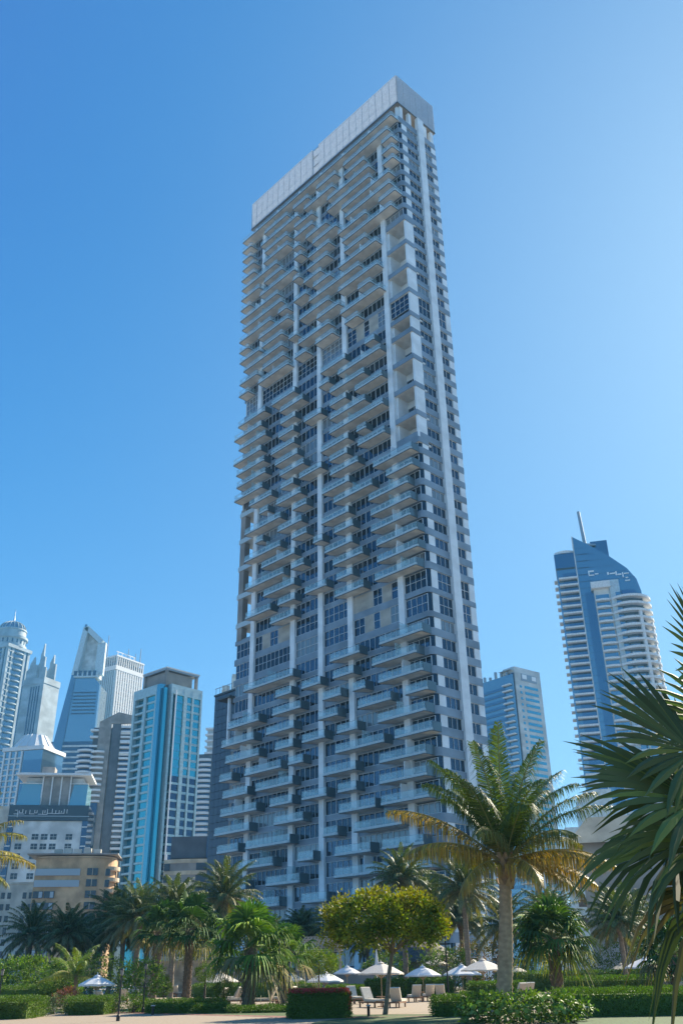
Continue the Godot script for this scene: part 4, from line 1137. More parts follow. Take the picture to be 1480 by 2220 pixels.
func hedge(called: String, label: String, cat: String, x0: float, x1: float, h: float, z0: float, z1: float, n: int, size: float, cols: Array, group := "", top := []) -> Node3D:
	var c := Vector3((x0 + x1) * 0.5, 0, (z0 + z1) * 0.5)
	var t := thing(called, label, cat, c, 0.0, group)
	var w := (x1 - x0) * 0.5; var d := absf(z1 - z0) * 0.5
	part(t, "inner_foliage", bxm(-w + 0.16, w - 0.16, 0.0, h - 0.16, -d + 0.16, d - 0.16), M["hedge_core"])
	var m := MB.new(); m.use_c = true
	hedge_leaves(m, -w, w, 0.05, h, -d, d, n, size, cols)
	if top.size() > 0:
		for i in int(n * 0.6):
			one_leaf(m, Vector3(rng.randf_range(-w, w), h + rng.randf_range(-0.02, 0.16), rng.randf_range(-d, d)), rand_dir(), rand_dir(), size * 0.8, size * 0.6, jit(top[rng.randi() % top.size()], 0.25))
		for i in int(n * 0.05):
			one_leaf(m, Vector3(w + rng.randf_range(-0.02, 0.08), rng.randf_range(h * 0.35, h), rng.randf_range(-d, d)), rand_dir(), rand_dir(), size * 0.8, size * 0.6, jit(top[rng.randi() % top.size()], 0.25))
	var f := part(t, "foliage", m.mesh(), M["leaf"])
	f.set_meta("kind", "stuff")
	return t

func shrub(called: String, label: String, cat: String, c: Vector3, r: Vector3, clumps: int, per: int, size: float, cols: Array, stem := 0.0, group := "") -> Node3D:
	var t := thing(called, label, cat, Vector3(c.x, 0, c.z), 0.0, group)
	var m := MB.new(); m.use_c = true
	crown_leaves(m, Vector3(0, c.y, 0), r, clumps, per, size, cols, 0.45)
	var f := part(t, "foliage", m.mesh(), M["leaf"])
	f.set_meta("kind", "stuff")
	for k in (1 if stem > 0.0 else 4):
		var b := MB.new()
		var top := Vector3(rng.randf_range(-0.5, 0.5) * r.x, c.y - r.y * 0.2, rng.randf_range(-0.4, 0.4) * r.z) if stem <= 0.0 else Vector3(0.02, c.y, 0)
		var rr := stem if stem > 0.0 else 0.035
		b.tube([Vector3(top.x * 0.2, 0, top.z * 0.2), top * 0.5 + Vector3(0.02, 0, 0), top], [rr * 1.2, rr, rr * 0.7], 6)
		part(t, "stem", b.mesh(), M["bark_dark"])
	return t

func frond_mesh(az: float, el0: float, bend: float, length: float, n: int, leaf_len: float, hang: float, cols: Array, wid := 0.045, vee := 0.35) -> ArrayMesh:
	var m := MB.new(); m.use_c = true
	var pts := []; var tg := []
	var p := Vector3.ZERO
	var steps := 14
	var a := deg_to_rad(az)
	var sideways := rng.randf_range(-0.25, 0.25)
	for i in steps + 1:
		var s := float(i) / steps
		var e := deg_to_rad(el0 - bend * (0.25 * s + 0.75 * s * s))
		var aa := a + sideways * s * s
		var d := Vector3(sin(aa) * cos(e), sin(e), cos(aa) * cos(e))
		pts.append(p); tg.append(d)
		p += d * length / steps
	var rad := []
	for i in steps + 1: rad.append(0.045 * (1.0 - 0.85 * float(i) / steps) * (length / 5.0) + 0.006)
	m.tube(pts, rad, 5, false, cols[1].lerp(Color(0.42, 0.36, 0.16), 0.5))
	for i in n:
		var s := 0.13 + 0.86 * (i + 0.5) / n
		var f := s * steps
		var j := mini(int(f), steps - 1)
		var q: Vector3 = pts[j].lerp(pts[j + 1], f - j)
		var t: Vector3 = tg[j].lerp(tg[j + 1], f - j).normalized()
		var side := t.cross(Vector3.UP)
		if side.length() < 0.15: side = Vector3(cos(a), 0, -sin(a))
		side = side.normalized()
		var up := side.cross(t).normalized()
		var prof := sin(PI * clampf(0.12 + s * 0.86, 0.0, 1.0))
		for sg in [-1.0, 1.0]:
			if rng.randf() < 0.05: continue
			var l := leaf_len * (0.35 + 0.75 * prof) * rng.randf_range(0.8, 1.12)
			var d: Vector3 = (side * sg + t * (0.45 + 0.5 * s) + up * vee + rand_dir() * 0.12).normalized()
			var h := clampf(hang + rng.randf_range(-0.15, 0.15), 0.0, 1.0)
			var d1: Vector3 = d.lerp(Vector3.DOWN, h * 0.45).normalized()
			var d2: Vector3 = d.lerp(Vector3.DOWN, clampf(h * 1.1 + 0.15, 0.0, 0.97)).normalized()
			var wv := (t - d1 * t.dot(d1)).normalized() * wid
			var k := jit(cols[rng.randi() % cols.size()], 0.28)
			var b := q + d1 * l * 0.45; var c := b + d2 * l * 0.55
			var nn := d1.cross(wv).normalized()
			m.quad(q - wv * 0.35, q + wv * 0.35, b + wv * 0.5, b - wv * 0.5, nn, k)
			var n2 := d2.cross(wv).normalized()
			m.tri(b - wv * 0.5, b + wv * 0.5, c, n2, n2, n2, k)
	return m.mesh()

func palm_trunk(base: Vector3, top: Vector3, r0: float, r1: float, ring := 0.14) -> ArrayMesh:
	var m := MB.new()
	var n := maxi(6, int((top - base).length() / ring))
	var path := []; var rad := []
	var sway := Vector3(rng.randf_range(-0.12, 0.12), 0, rng.randf_range(-0.12, 0.12))
	for i in n + 1:
		var s := float(i) / n
		path.append(base.lerp(top, s) + sway * sin(s * PI) * (top - base).length() * 0.12)
		rad.append((lerpf(r0, r1, pow(s, 0.6))) * (1.0 + (0.07 if i % 2 else -0.05) + rng.randf_range(-0.035, 0.035)))
	m.tube(path, rad, 12)
	return m.mesh()

func boots(r: float, y0: float, y1: float, rows: int, per: int, size: float) -> ArrayMesh:
	# old leaf bases round a palm trunk
	var m := MB.new()
	for i in rows:
		for j in per:
			var a := TAU * (j + 0.5 * (i % 2)) / per + rng.randf_range(-0.1, 0.1)
			var y := lerpf(y0, y1, float(i) / rows)
			var o := Vector3(cos(a), 0, sin(a)); var s := Vector3(-sin(a), 0, cos(a))
			var p := o * r * 0.92 + Vector3(0, y, 0)
			var t := o * (r + size * 0.55) + Vector3(0, y + size * rng.randf_range(0.8, 1.3), 0)
			m.quad_auto(p - s * size * 0.42, p + s * size * 0.42, t + s * size * 0.16, t - s * size * 0.16)
			m.quad_auto(p - s * size * 0.42 - Vector3(0, 0.03, 0), t - s * size * 0.16 - o * 0.03, t + s * size * 0.16 - o * 0.03, p + s * size * 0.42 - Vector3(0, 0.03, 0))
	return m.mesh()

func fan_mesh(axis: Vector3, nrm: Vector3, stalk: float, R: float, nseg: int, span: float, split: float, droop: float, cols: Array, stalk_w := 0.02) -> ArrayMesh:
	var m := MB.new(); m.use_c = true
	var A := axis.normalized()
	var S := A.cross(nrm).normalized()
	var N := S.cross(A).normalized()
	# stalk, sagging a little
	var sp := []; var sr := []
	for i in 6:
		var s := i / 5.0
		sp.append(A * stalk * s + N * stalk * 0.12 * sin(s * PI)); sr.append(stalk_w * (1.3 - 0.6 * s))
	m.tube(sp, sr, 5, false, cols[0].lerp(Color(0.35, 0.34, 0.14), 0.55))
	var H := A * stalk
	var dth := span / nseg
	var ts := [0.03, split * 0.55, split, split + (1.0 - split) * 0.45, 1.0]
	for i in nseg:
		var th := -span * 0.5 + dth * (i + 0.5)
		var curl := 0.22 * (1.0 - cos(th))
		var d := (A * cos(th) + S * sin(th) + N * (0.18 * cos(th) - curl * 0.4)).normalized()
		var l := R * (0.72 + 0.28 * cos(th * 0.55)) * rng.randf_range(0.9, 1.08)
		var sd := (-A * sin(th) + S * cos(th)).normalized()
		var k := jit(cols[rng.randi() % cols.size()], 0.2)
		var dr := droop * rng.randf_range(0.75, 1.3)
		var tw := rng.randf_range(-0.05, 0.05)
		var prev := []
		for j in ts.size():
			var t: float = ts[j]
			var sag := dr * l * pow(maxf(0.0, t - split * 0.7), 2.0) * 1.3
			var c := H + d * l * t + Vector3.DOWN * sag + sd * tw * l * t * t
			var w := 0.0
			if t <= split: w = l * t * tan(dth * 0.5) * 1.02
			else: w = l * split * tan(dth * 0.5) * (1.0 - pow((t - split) / (1.0 - split), 1.4)) + 0.001
			var ridge := c + N * w * (0.75 if i % 2 == 0 else 0.6)
			var cur := [c - sd * w, ridge, c + sd * w]
			if j > 0:
				for e in 2:
					var n1: Vector3 = (N + sd * (0.6 if e else -0.6)).normalized()
					m.quad(prev[e], prev[e + 1], cur[e + 1], cur[e], n1, k)
			prev = cur
	return m.mesh()

func fan_palm(label: String, at: Vector3, trunk_h: float, tr: float, leaves: int, R: float, nseg: int, cols: Array, dead: Array, group := "", lean := Vector3.ZERO, stalk := 1.0) -> Node3D:
	var t := thing("fan_palm", label, "palm tree", at, 0.0, group)
	var top := Vector3(lean.x, trunk_h, lean.z)
	part(t, "trunk", palm_trunk(Vector3(0, -0.05, 0), top, tr * 1.25, tr, 0.13), M["bark"])
	part(t, "leaf_bases", boots(tr, 0.1, trunk_h, int(trunk_h / 0.16), 9, tr * 0.75), M["bark"])
	for i in leaves:
		var q := float(i) / leaves
		var az := i * 2.39996 + rng.randf_range(-0.2, 0.2)
		var el := deg_to_rad(lerpf(84.0, -38.0, pow(q, 0.85)) + rng.randf_range(-8, 8))
		var d := Vector3(sin(az) * cos(el), sin(el), cos(az) * cos(el))
		var nn := Vector3(-sin(az) * sin(el), cos(el), -cos(az) * sin(el))
		var old := q > 0.82
		part(t, "leaf", fan_mesh(d, nn, stalk * R * rng.randf_range(0.75, 1.05), R * rng.randf_range(0.85, 1.1), nseg, deg_to_rad(250.0 if not old else 190.0), 0.5, 0.55 + 0.9 * q, cols if not old else dead, 0.022), M["fan"], top + d * 0.08)
	return t

func feather_palm(called: String, label: String, at: Vector3, trunk_h: float, r0: float, r1: float, specs: Array, n: int, leaf_len: float, palette: Array, group := "", bark := "palm_bark", wid := 0.045, lean := Vector3.ZERO) -> Node3D:
	var t := thing(called, label, "palm tree", at, 0.0, group)
	var top := Vector3(lean.x, trunk_h, lean.z)
	part(t, "trunk", palm_trunk(Vector3(0, -0.05, 0), top, r0, r1), M[bark])
	part(t, "leaf_bases", boots(r1 * 1.05, trunk_h - r1 * 4.5, trunk_h + r1, 5, 8, r1 * 1.5), M[bark], Vector3(lean.x, 0, lean.z))
	for s in specs:
		var kind: int = s[4]
		var hang: float = [0.5, 0.66, 0.9][kind]
		part(t, "frond", frond_mesh(s[0], s[1], s[2], s[3], n, leaf_len, hang, palette[kind], wid, 0.35 if kind == 0 else 0.1), M["frond"], top + Vector3(sin(deg_to_rad(s[0])), 0, cos(deg_to_rad(s[0]))) * r1 * 0.6)
	return t

func radial_specs(n: int, length: float, top_el: float, low_el: float, bend: float) -> Array:
	var o := []
	for i in n:
		var q := float(i) / n
		o.append([fmod(i * 137.5 + rng.randf_range(-9, 9), 360.0), lerpf(top_el, low_el, q) + rng.randf_range(-6, 6), bend * rng.randf_range(0.75, 1.25), length * rng.randf_range(0.85, 1.1), 0 if q < 0.72 else 1])
	return o

func build_garden():
	mat("hedge_core", lin(0.105, 0.16, 0.03), 1.0)
	palms_near(); palms_mid(); palms_far(); trees(); hedges(); terrace_furniture(); garden_structures()

func palms_near():
	var green := [Color(0.075, 0.12, 0.024), Color(0.10, 0.15, 0.028), Color(0.055, 0.095, 0.022)]
	var olive := [Color(0.14, 0.15, 0.03), Color(0.20, 0.17, 0.035), Color(0.10, 0.12, 0.03)]
	var gold := [Color(0.42, 0.27, 0.04), Color(0.33, 0.22, 0.05), Color(0.46, 0.32, 0.06), Color(0.22, 0.17, 0.055)]
	var specs := [[-92, 40, 46, 6.3, 2], [-70, 22, 60, 5.4, 2], [-120, 25, 60, 5.2, 1], [93, 16, 58, 5.6, 2], [62, 12, 55, 5.0, 2], [120, 30, 60, 5.8, 1],
		[75, 42, 55, 6.0, 0], [100, 50, 50, 6.3, 0], [112, 63, 42, 6.4, 0], [-85, 68, 36, 6.0, 0], [-112, 60, 40, 5.6, 0], [-50, 63, 45, 5.6, 0],
		[0, 82, 24, 6.8, 0], [170, 86, 14, 7.0, 0], [35, 71, 36, 6.3, 0], [-25, 74, 38, 6.2, 0], [150, 66, 40, 6.2, 0], [-150, 61, 45, 6.0, 0],
		[12, 47, 70, 5.2, 0], [-22, 36, 80, 4.8, 1], [42, 32, 70, 4.8, 1], [180, 42, 60, 5.5, 0], [-165, 22, 60, 5.0, 1], [160, 17, 60, 5.0, 1], [15, 0, 70, 4.2, 2], [-42, -4, 60, 4.0, 2], [62, -8, 55, 4.2, 2], [95, 2, 50, 4.6, 2]]
	for q in specs: q[3] *= 1.04
	for k in 7: specs.append([k * 51.0 + 20.0, 58.0 + 4.0 * (k % 3), 58.0, 5.6, 0])
	feather_palm("coconut_palm", "big coconut palm with golden drooping lower fronds on a thick pale trunk", Vector3(7.4, 0, -50), 7.0, 0.46, 0.30, specs, 92, 1.3, [green, olive, gold], "", "palm_bark", 0.055, Vector3(0.75, 0, 0))
	# fronds reaching in at the picture's edge belong to a second tall coconut palm
	var sp2 := [[80, 42, 70, 4.6, 1], [95, 20, 55, 4.6, 2], [70, 5, 55, 4.4, 1], [110, 55, 60, 4.4, 0], [60, 60, 60, 4.4, 0], [20, 50, 60, 4.2, 0], [-40, 55, 60, 4.2, 0], [-100, 40, 60, 4.2, 0], [170, 60, 50, 4.4, 0], [130, 30, 60, 4.4, 1], [-150, 30, 60, 4.2, 1], [90, -20, 40, 3.8, 2], [100, 75, 45, 4.4, 0]]
	feather_palm("coconut_palm", "coconut palm with yellow green fronds standing beside the lower hotel wing", Vector3(-20.3, 0, -48), 6.9, 0.30, 0.2, sp2, 52, 0.85, [olive, [Color(0.30, 0.27, 0.06), Color(0.24, 0.22, 0.05)], [Color(0.36, 0.28, 0.07), Color(0.30, 0.24, 0.06)]], "", "palm_bark", 0.05)
	# large fan palm close by
	var t := thing("fan_palm", "large dark fan palm close by with broad pleated leaves", "palm tree", Vector3(4.05, 0, -8.4))
	part(t, "trunk", palm_trunk(Vector3(0, -0.05, 0), Vector3(0, 3.02, 0), 0.24, 0.2, 0.1), M["bark"])
	part(t, "leaf_bases", boots(0.2, 0.1, 2.75, 18, 10, 0.17), M["bark"])
	var dk := [Color(0.11, 0.135, 0.06), Color(0.13, 0.16, 0.065), Color(0.095, 0.12, 0.055), Color(0.17, 0.20, 0.06)]
	var dead := [Color(0.16, 0.12, 0.06), Color(0.11, 0.10, 0.05), Color(0.08, 0.09, 0.035), Color(0.20, 0.15, 0.07)]
	# direction, stalk, radius, droop, kind
	for s in [[-86, 12, 0.9, 1.25, 0.22, 0], [-100, 40, 1.0, 1.15, 0.18, 0], [-72, -14, 0.75, 1.15, 0.5, 0], [-84, 70, 1.45, 0.95, 0.10, 0], [-105, 84, 1.75, 0.9, 0.12, 0], [-92, -34, 0.9, 0.95, 1.5, 1],
			[-132, 22, 0.95, 1.15, 0.4, 0], [-118, -6, 1.0, 1.1, 0.7, 0], [40, 50, 0.9, 1.1, 0.3, 0], [90, 30, 0.9, 1.1, 0.3, 0], [130, 55, 0.9, 1.1, 0.3, 0], [180, 40, 0.9, 1.1, 0.4, 0], [-155, 62, 0.95, 1.1, 0.3, 0], [20, 10, 0.8, 1.1, 0.4, 0], [70, -20, 0.8, 1.1, 0.8, 1]]:
		var az := deg_to_rad(s[0]); var el := deg_to_rad(s[1])
		var d := Vector3(sin(az) * cos(el), sin(el), cos(az) * cos(el))
		var nn := Vector3(-sin(az) * sin(el), cos(el), -cos(az) * sin(el))
		# the blade leans towards the viewer or away rather than lying edge-on
		nn = (nn + Vector3(rng.randf_range(-0.3, 0.3), 0, rng.randf_range(0.5, 1.1))).normalized()
		part(t, "leaf", fan_mesh(d, nn, s[2], s[3], 30, deg_to_rad(215.0), 0.6, s[4], dead if s[5] == 1 else dk, 0.016), M["fan"], Vector3(0, 3.02, 0) + d * 0.06)

func palms_mid():
	var g := [Color(0.111, 0.195, 0.0364), Color(0.143, 0.247, 0.039), Color(0.0845, 0.156, 0.0325), Color(0.195, 0.286, 0.039)]
	var d := [Color(0.26, 0.221, 0.104), Color(0.182, 0.182, 0.065), Color(0.338, 0.273, 0.143)]
	fan_palm("stocky bright green fan palm with a shaggy skirt beside the cream loungers", Vector3(-6.15, 0, -62), 3.4, 0.34, 30, 1.75, 26, g, d, "", Vector3(0.1, 0, 0), 0.95)
	var dg := [Color(0.0585, 0.111, 0.0325), Color(0.078, 0.143, 0.039), Color(0.0455, 0.091, 0.0286)]
	fan_palm("slim dark fan palm behind the round clipped bushes", Vector3(-14.5, 0, -75), 5.0, 0.2, 26, 1.35, 22, dg, d, "", Vector3(0.5, 0, 0))
	fan_palm("dark green fan palm growing between the stocky one and the slim one", Vector3(-11.2, 0, -70), 4.9, 0.24, 26, 1.45, 22, dg, d)
	fan_palm("small fan palm leaning out behind the stocky one", Vector3(-4.4, 0, -68), 3.2, 0.2, 22, 1.3, 22, g, d)
	fan_palm("short bushy fan palm with yellow tips beside the coconut trunk", Vector3(12.2, 0, -60), 3.6, 0.3, 32, 1.6, 24, [Color(0.065, 0.117, 0.0286), Color(0.0845, 0.156, 0.0364), Color(0.13, 0.208, 0.039), Color(0.052, 0.0975, 0.026)], [Color(0.52, 0.468, 0.052), Color(0.364, 0.351, 0.065), Color(0.208, 0.195, 0.065)], "", Vector3.ZERO, 0.9)
	fan_palm("shaded fan palm with hanging leaves beside the long dark hedge", Vector3(20.5, 0, -64), 2.6, 0.26, 26, 1.5, 22, dg, [Color(0.208, 0.169, 0.078), Color(0.156, 0.143, 0.065)])
	var cg := [Color(0.156, 0.247, 0.0455), Color(0.208, 0.286, 0.052), Color(0.13, 0.195, 0.039)]
	feather_palm("coconut_palm", "young coconut palm with a thin trunk among the clipped hedges", Vector3(-18.9, 0, -70), 1.9, 0.13, 0.09, radial_specs(17, 2.7, 82, 5, 62), 34, 0.62, [cg, [Color(0.286, 0.286, 0.065), Color(0.208, 0.234, 0.052)], cg], "", "palm_bark", 0.045)

func palms_far():
	var far_green := [Color(0.078, 0.117, 0.0455), Color(0.0975, 0.137, 0.052), Color(0.065, 0.101, 0.0416)]
	var dry := [Color(0.195, 0.182, 0.091), Color(0.13, 0.143, 0.065)]
	var proto := []
	# crown height, x, z, size, label
	for q in [[9.0, -12.6, -100, 4.0, "grey green date palm rising behind the stocky fan palm"], [10.8, 5.8, -105, 3.5, "tall date palm standing just behind the clipped leaning tree"], [9.0, 11.2, -95, 4.0, "date palm with a bare trunk behind the umbrellas and coconut palm"],
			[6.8, -39.9, -125, 4.2, "wide dark date palm in front of the sand hotel"], [6.2, -35.2, -128, 3.4, "dark low date palm beside the wide one by the hotel"], [8.6, -28.5, -120, 3.6, "dark date palm at the hotel's rounded end"], [7.3, -21.2, -100, 3.6, "date palm in front of the turquoise tower's foot"],
			[7.2, -16.2, -92, 3.4, "date palm between the turquoise tower and the tiled block"], [6.9, -5.9, -125, 2.6, "small date palm at the foot of the balcony slab"], [6.8, -1.8, -120, 3.0, "date palm half hidden by the clipped leaning tree"], [9.0, 9.0, -112, 3.2, "slender date palm between the tall one and the bare trunked one"], [6.4, -31.8, -112, 3.2, "shaded date palm between the dark ones"],
			[6.0, 19.5, -96, 3.4, "date palm behind the short bushy fan palm"], [6.5, 27.5, -100, 3.6, "date palm behind the large fan palm's leaves"], [6.8, -24.9, -110, 3.4, "shaded date palm near the pale garden wall"]]:
		proto.append(feather_palm("date_palm", q[4], Vector3(q[1], 0, q[2]), q[0], 0.28, 0.24, radial_specs(58, q[3] * 1.12, 88, -30, 60), 40, 0.8, [far_green, dry, dry], "", "bark", 0.075))

	# a crowded back row
	var spots := ["by the hotel wing", "behind the dark low palm by the hotel", "behind the hotel's rounded end", "right behind the pale garden wall", "between the garden wall and the tiled block", "below the tiled block behind the stocky fan palm", "at the tiled block's foot", "behind the lattice pavilion", "behind the dark domed hut", "behind the brownish shrub mass", "over the umbrellas past the coconut trunk", "under the house roof", "behind the deep green shrub mass", "at the far end of the terrace shrubs", "next to the large white umbrellas"]
	var k := 0
	for q in [[-46, -118, 1.0], [-34, -134, 1.05], [-25.5, -126, 1.1], [-18.5, -116, 0.95], [-14.8, -118, 1.05], [-9.0, -112, 0.85], [-8.5, -132, 0.9], [2.2, -124, 0.85], [8.0, -130, 1.0], [13.5, -120, 1.05], [16.5, -104, 0.9], [22.5, -112, 1.05], [31.5, -112, 1.1], [36.5, -104, 1.0], [25.0, -92, 0.85]]:
		var o: Node3D = proto[[4, 11, 14, 7, 3, 8][k % 6]].duplicate()
		o.name = numbered(self, "date_palm")
		add_child(o)
		o.position = Vector3(q[0], 0, q[1]); o.rotation.y = k * 1.7; o.scale = Vector3.ONE * q[2]
		o.set_meta("label", "back row date palm " + spots[k]); o.set_meta("group", "date palms of the back row")
		k += 1

func trees():
	var lime := [Color(0.17, 0.22, 0.018), Color(0.25, 0.27, 0.022), Color(0.11, 0.155, 0.018), Color(0.30, 0.29, 0.025), Color(0.08, 0.12, 0.016)]
	var t := thing("clipped_tree", "broad clipped lime green tree on one thin leaning trunk", "tree", Vector3(1.75, 0, -52))
	var tr := MB.new()
	tr.tube([Vector3(0, -0.05, 0), Vector3(0.16, 0.9, 0), Vector3(0.28, 1.9, 0.05), Vector3(0.52, 3.0, 0), Vector3(0.6, 3.6, 0)], [0.14, 0.115, 0.105, 0.10, 0.07], 9)
	part(t, "trunk", tr.mesh(), M["bark"])
	for k in 9:
		var a := TAU * k / 9.0 + rng.randf_range(-0.2, 0.2)
		var l := MB.new()
		var e := Vector3(0.5 + cos(a) * rng.randf_range(1.6, 2.6), rng.randf_range(3.7, 4.9), sin(a) * rng.randf_range(1.2, 2.0))
		l.tube([Vector3(0.48, 2.75, 0), Vector3(0.5, 3.1, 0).lerp(e, 0.5) + Vector3(0, 0.1, 0), e], [0.06, 0.04, 0.015], 6)
		part(t, "limb", l.mesh(), M["bark"])
	var m := MB.new(); m.use_c = true
	crown_leaves(m, Vector3(0.28, 4.1, 0), Vector3(2.75, 1.22, 2.3), 560, 18, 0.2, lime, 0.42, 1.0)
	for p in [[1.0, 5.3], [-0.9, 5.35], [0.1, 5.45], [1.9, 5.2], [-1.9, 5.1], [2.6, 4.9], [-2.5, 4.6], [2.9, 4.1], [-2.6, 3.6], [1.4, 5.35], [-0.3, 5.5]]:
		crown_leaves(m, Vector3(p[0], p[1], rng.randf_range(-0.8, 0.8)), Vector3(0.55, 0.42, 0.55), 24, 14, 0.19, [Color(0.30, 0.27, 0.02), Color(0.36, 0.30, 0.025)], 0.3)
	var f := part(t, "crown", m.mesh(), M["leaf"])
	f.set_meta("kind", "stuff")
	var ball := [Color(0.13, 0.208, 0.0286), Color(0.195, 0.26, 0.0325), Color(0.0975, 0.156, 0.026)]
	shrub("clipped_bush", "ball clipped bush with a bright top on a forked stem", "bush", Vector3(-9.7, 2.05, -68), Vector3(0.68, 0.6, 0.68), 150, 14, 0.085, ball, 0.07, "")
	shrub("clipped_bush", "dark ball clipped bush in front of the pale garden wall", "bush", Vector3(-12.8, 1.3, -70), Vector3(0.62, 0.62, 0.62), 150, 14, 0.085, [Color(0.078, 0.13, 0.026), Color(0.111, 0.169, 0.0325)], 0.045, "")
	shrub("clipped_bush", "low dark ball clipped bush beside the stocky palm trunk", "bush", Vector3(-8.2, 1.15, -66), Vector3(0.62, 0.6, 0.62), 150, 14, 0.085, [Color(0.0715, 0.124, 0.026), Color(0.13, 0.182, 0.0325)], 0.05, "")
	shrub("clipped_bush", "yellow green ball clipped bush on two thin stems by the lamp posts", "bush", Vector3(-5.3, 1.75, -68), Vector3(0.6, 0.55, 0.6), 150, 14, 0.085, [Color(0.221, 0.26, 0.0286), Color(0.286, 0.312, 0.0325), Color(0.13, 0.195, 0.026)], 0.05, "")
	shrub("clipped_tree", "small square clipped tree above the red flowering hedge", "tree", Vector3(-2.15, 2.6, -70), Vector3(1.5, 0.85, 1.2), 330, 15, 0.11, [Color(0.156, 0.221, 0.0286), Color(0.234, 0.273, 0.0325), Color(0.104, 0.169, 0.026)], 0.06, "")

func hedges():
	var hedge_green := [Color(0.10, 0.165, 0.028), Color(0.135, 0.205, 0.032), Color(0.078, 0.13, 0.025)]
	var red := [Color(0.62, 0.06, 0.07), Color(0.546, 0.065, 0.065), Color(0.442, 0.052, 0.065), Color(0.65, 0.117, 0.091)]
	hedge("flowering_hedge", "clipped hedge topped with red flowers beside the path", "hedge", -2.9, -0.05, 1.1, -50.2, -48.2, 11200, 0.075, hedge_green, "", red)
	hedge("hedge", "rough hedge block at the path's far bend by the thin lamp post", "hedge", -20.5, -16.9, 0.95, -57.5, -54.0, 9600, 0.09, hedge_green)
	hedge("hedge", "neat low hedge block under the young coconut palm", "hedge", -16.1, -13.8, 0.85, -61.0, -58.0, 8000, 0.08, hedge_green)
	hedge("hedge", "long tall hedge in front of the leafy shrubs", "hedge", -30.0, -20.9, 1.35, -78.0, -75.5, 9600, 0.1, hedge_green)
	hedge("hedge", "low dark hedge strip in front of the dark ball bush", "hedge", -13.2, -7.6, 0.55, -63.4, -61.6, 9600, 0.08, hedge_green)
	hedge("hedge", "knee high hedge strip edging the path by the ball bushes", "hedge", -11.6, -6.9, 0.4, -59.6, -58.2, 7200, 0.075, hedge_green)
	hedge("hedge", "ground hugging green strip under the stocky fan palm", "hedge", -6.9, -2.9, 0.28, -58.4, -57.2, 5600, 0.075, hedge_green)
	hedge("hedge", "bright leafy hedge behind the cream double lounger", "hedge", 1.4, 4.6, 1.3, -87.0, -85.0, 6400, 0.12, hedge_green)
	hedge("hedge", "bright leafy hedge behind the shaded loungers", "hedge", 5.0, 9.0, 1.25, -91.5, -89.0, 7200, 0.12, hedge_green)
	hedge("hedge", "waist high leafy hedge between the red flowers and the leaning trunk", "hedge", -1.8, 1.1, 1.0, -78.5, -76.8, 5200, 0.11, hedge_green)
	hedge("hedge", "leafy hedge under the large cream umbrella", "hedge", 9.3, 13.6, 1.05, -80.5, -78.8, 6400, 0.11, hedge_green)
	hedge("hedge", "low leafy hedge behind the wide large leaved shrub", "hedge", 6.2, 10.4, 0.75, -58.5, -57.0, 5600, 0.09, hedge_green)
	hedge("hedge", "long shoulder high hedge closing the terrace behind the umbrellas", "hedge", 14.5, 30.0, 1.7, -100.5, -98.5, 7000, 0.14, hedge_green)
	hedge("hedge", "hedge row behind the pale umbrellas by the lamp posts", "hedge", -13.5, -2.5, 1.2, -88.5, -87.0, 7000, 0.12, hedge_green)
	hedge("hedge", "small square hedge block around the tall lamp post's foot", "hedge", 3.9, 5.35, 0.8, -49.5, -47.6, 5600, 0.075, hedge_green)
	hedge("hedge", "long dark clipped hedge beside the side lawn", "hedge", 9.1, 15.5, 1.05, -46.6, -44.8, 12800, 0.075, hedge_green)
	hedge("hedge", "broad leafy hedge beyond the long dark hedge", "hedge", 15.0, 21.5, 1.35, -72.0, -69.5, 9600, 0.11, hedge_green)
	var leafy := [Color(0.13, 0.208, 0.0364), Color(0.169, 0.26, 0.039), Color(0.091, 0.15, 0.0325), Color(0.221, 0.286, 0.0455)]
	shrub("shrub", "tall leafy shrub thicket behind the long tall hedge", "shrub", Vector3(-26.0, 1.7, -80), Vector3(3.6, 1.9, 1.6), 420, 16, 0.2, leafy)
	shrub("shrub", "upright leafy shrub beside the young coconut palm", "shrub", Vector3(-21.6, 1.5, -76), Vector3(1.6, 1.6, 1.2), 240, 15, 0.18, leafy)
	shrub("shrub", "open leafy shrub on thin stems by the pale loungers", "shrub", Vector3(-13.4, 1.75, -66), Vector3(1.3, 1.2, 1.0), 160, 14, 0.15, leafy)
	shrub("shrub", "reddish purple leaved bush beside the young coconut trunk", "shrub", Vector3(-18.2, 0.75, -65.5), Vector3(0.85, 0.62, 0.7), 130, 14, 0.1, [Color(0.26, 0.078, 0.078), Color(0.169, 0.065, 0.065), Color(0.338, 0.13, 0.104)])
	shrub("shrub", "grey flecked low shrub between the hedge blocks", "shrub", Vector3(-17.4, 0.5, -60.5), Vector3(1.4, 0.5, 0.8), 120, 14, 0.1, [Color(0.117, 0.143, 0.078), Color(0.065, 0.091, 0.039), Color(0.208, 0.234, 0.156)])
	shrub("shrub", "dark mounded shrub at the end of the low hedge strips", "shrub", Vector3(-12.9, 0.5, -60.5), Vector3(1.1, 0.55, 0.7), 130, 14, 0.09, hedge_green)
	shrub("shrub", "brownish shrub mass behind the umbrellas by the bare palm trunk", "shrub", Vector3(14.5, 2.6, -108), Vector3(4.0, 2.4, 2.0), 330, 15, 0.22, [Color(0.156, 0.13, 0.0585), Color(0.208, 0.156, 0.065), Color(0.104, 0.117, 0.0455), Color(0.26, 0.13, 0.065)])
	shrub("shrub", "dark green shrub mass under the house roof", "shrub", Vector3(22.0, 2.4, -106), Vector3(4.5, 2.5, 2.0), 330, 15, 0.22, hedge_green)
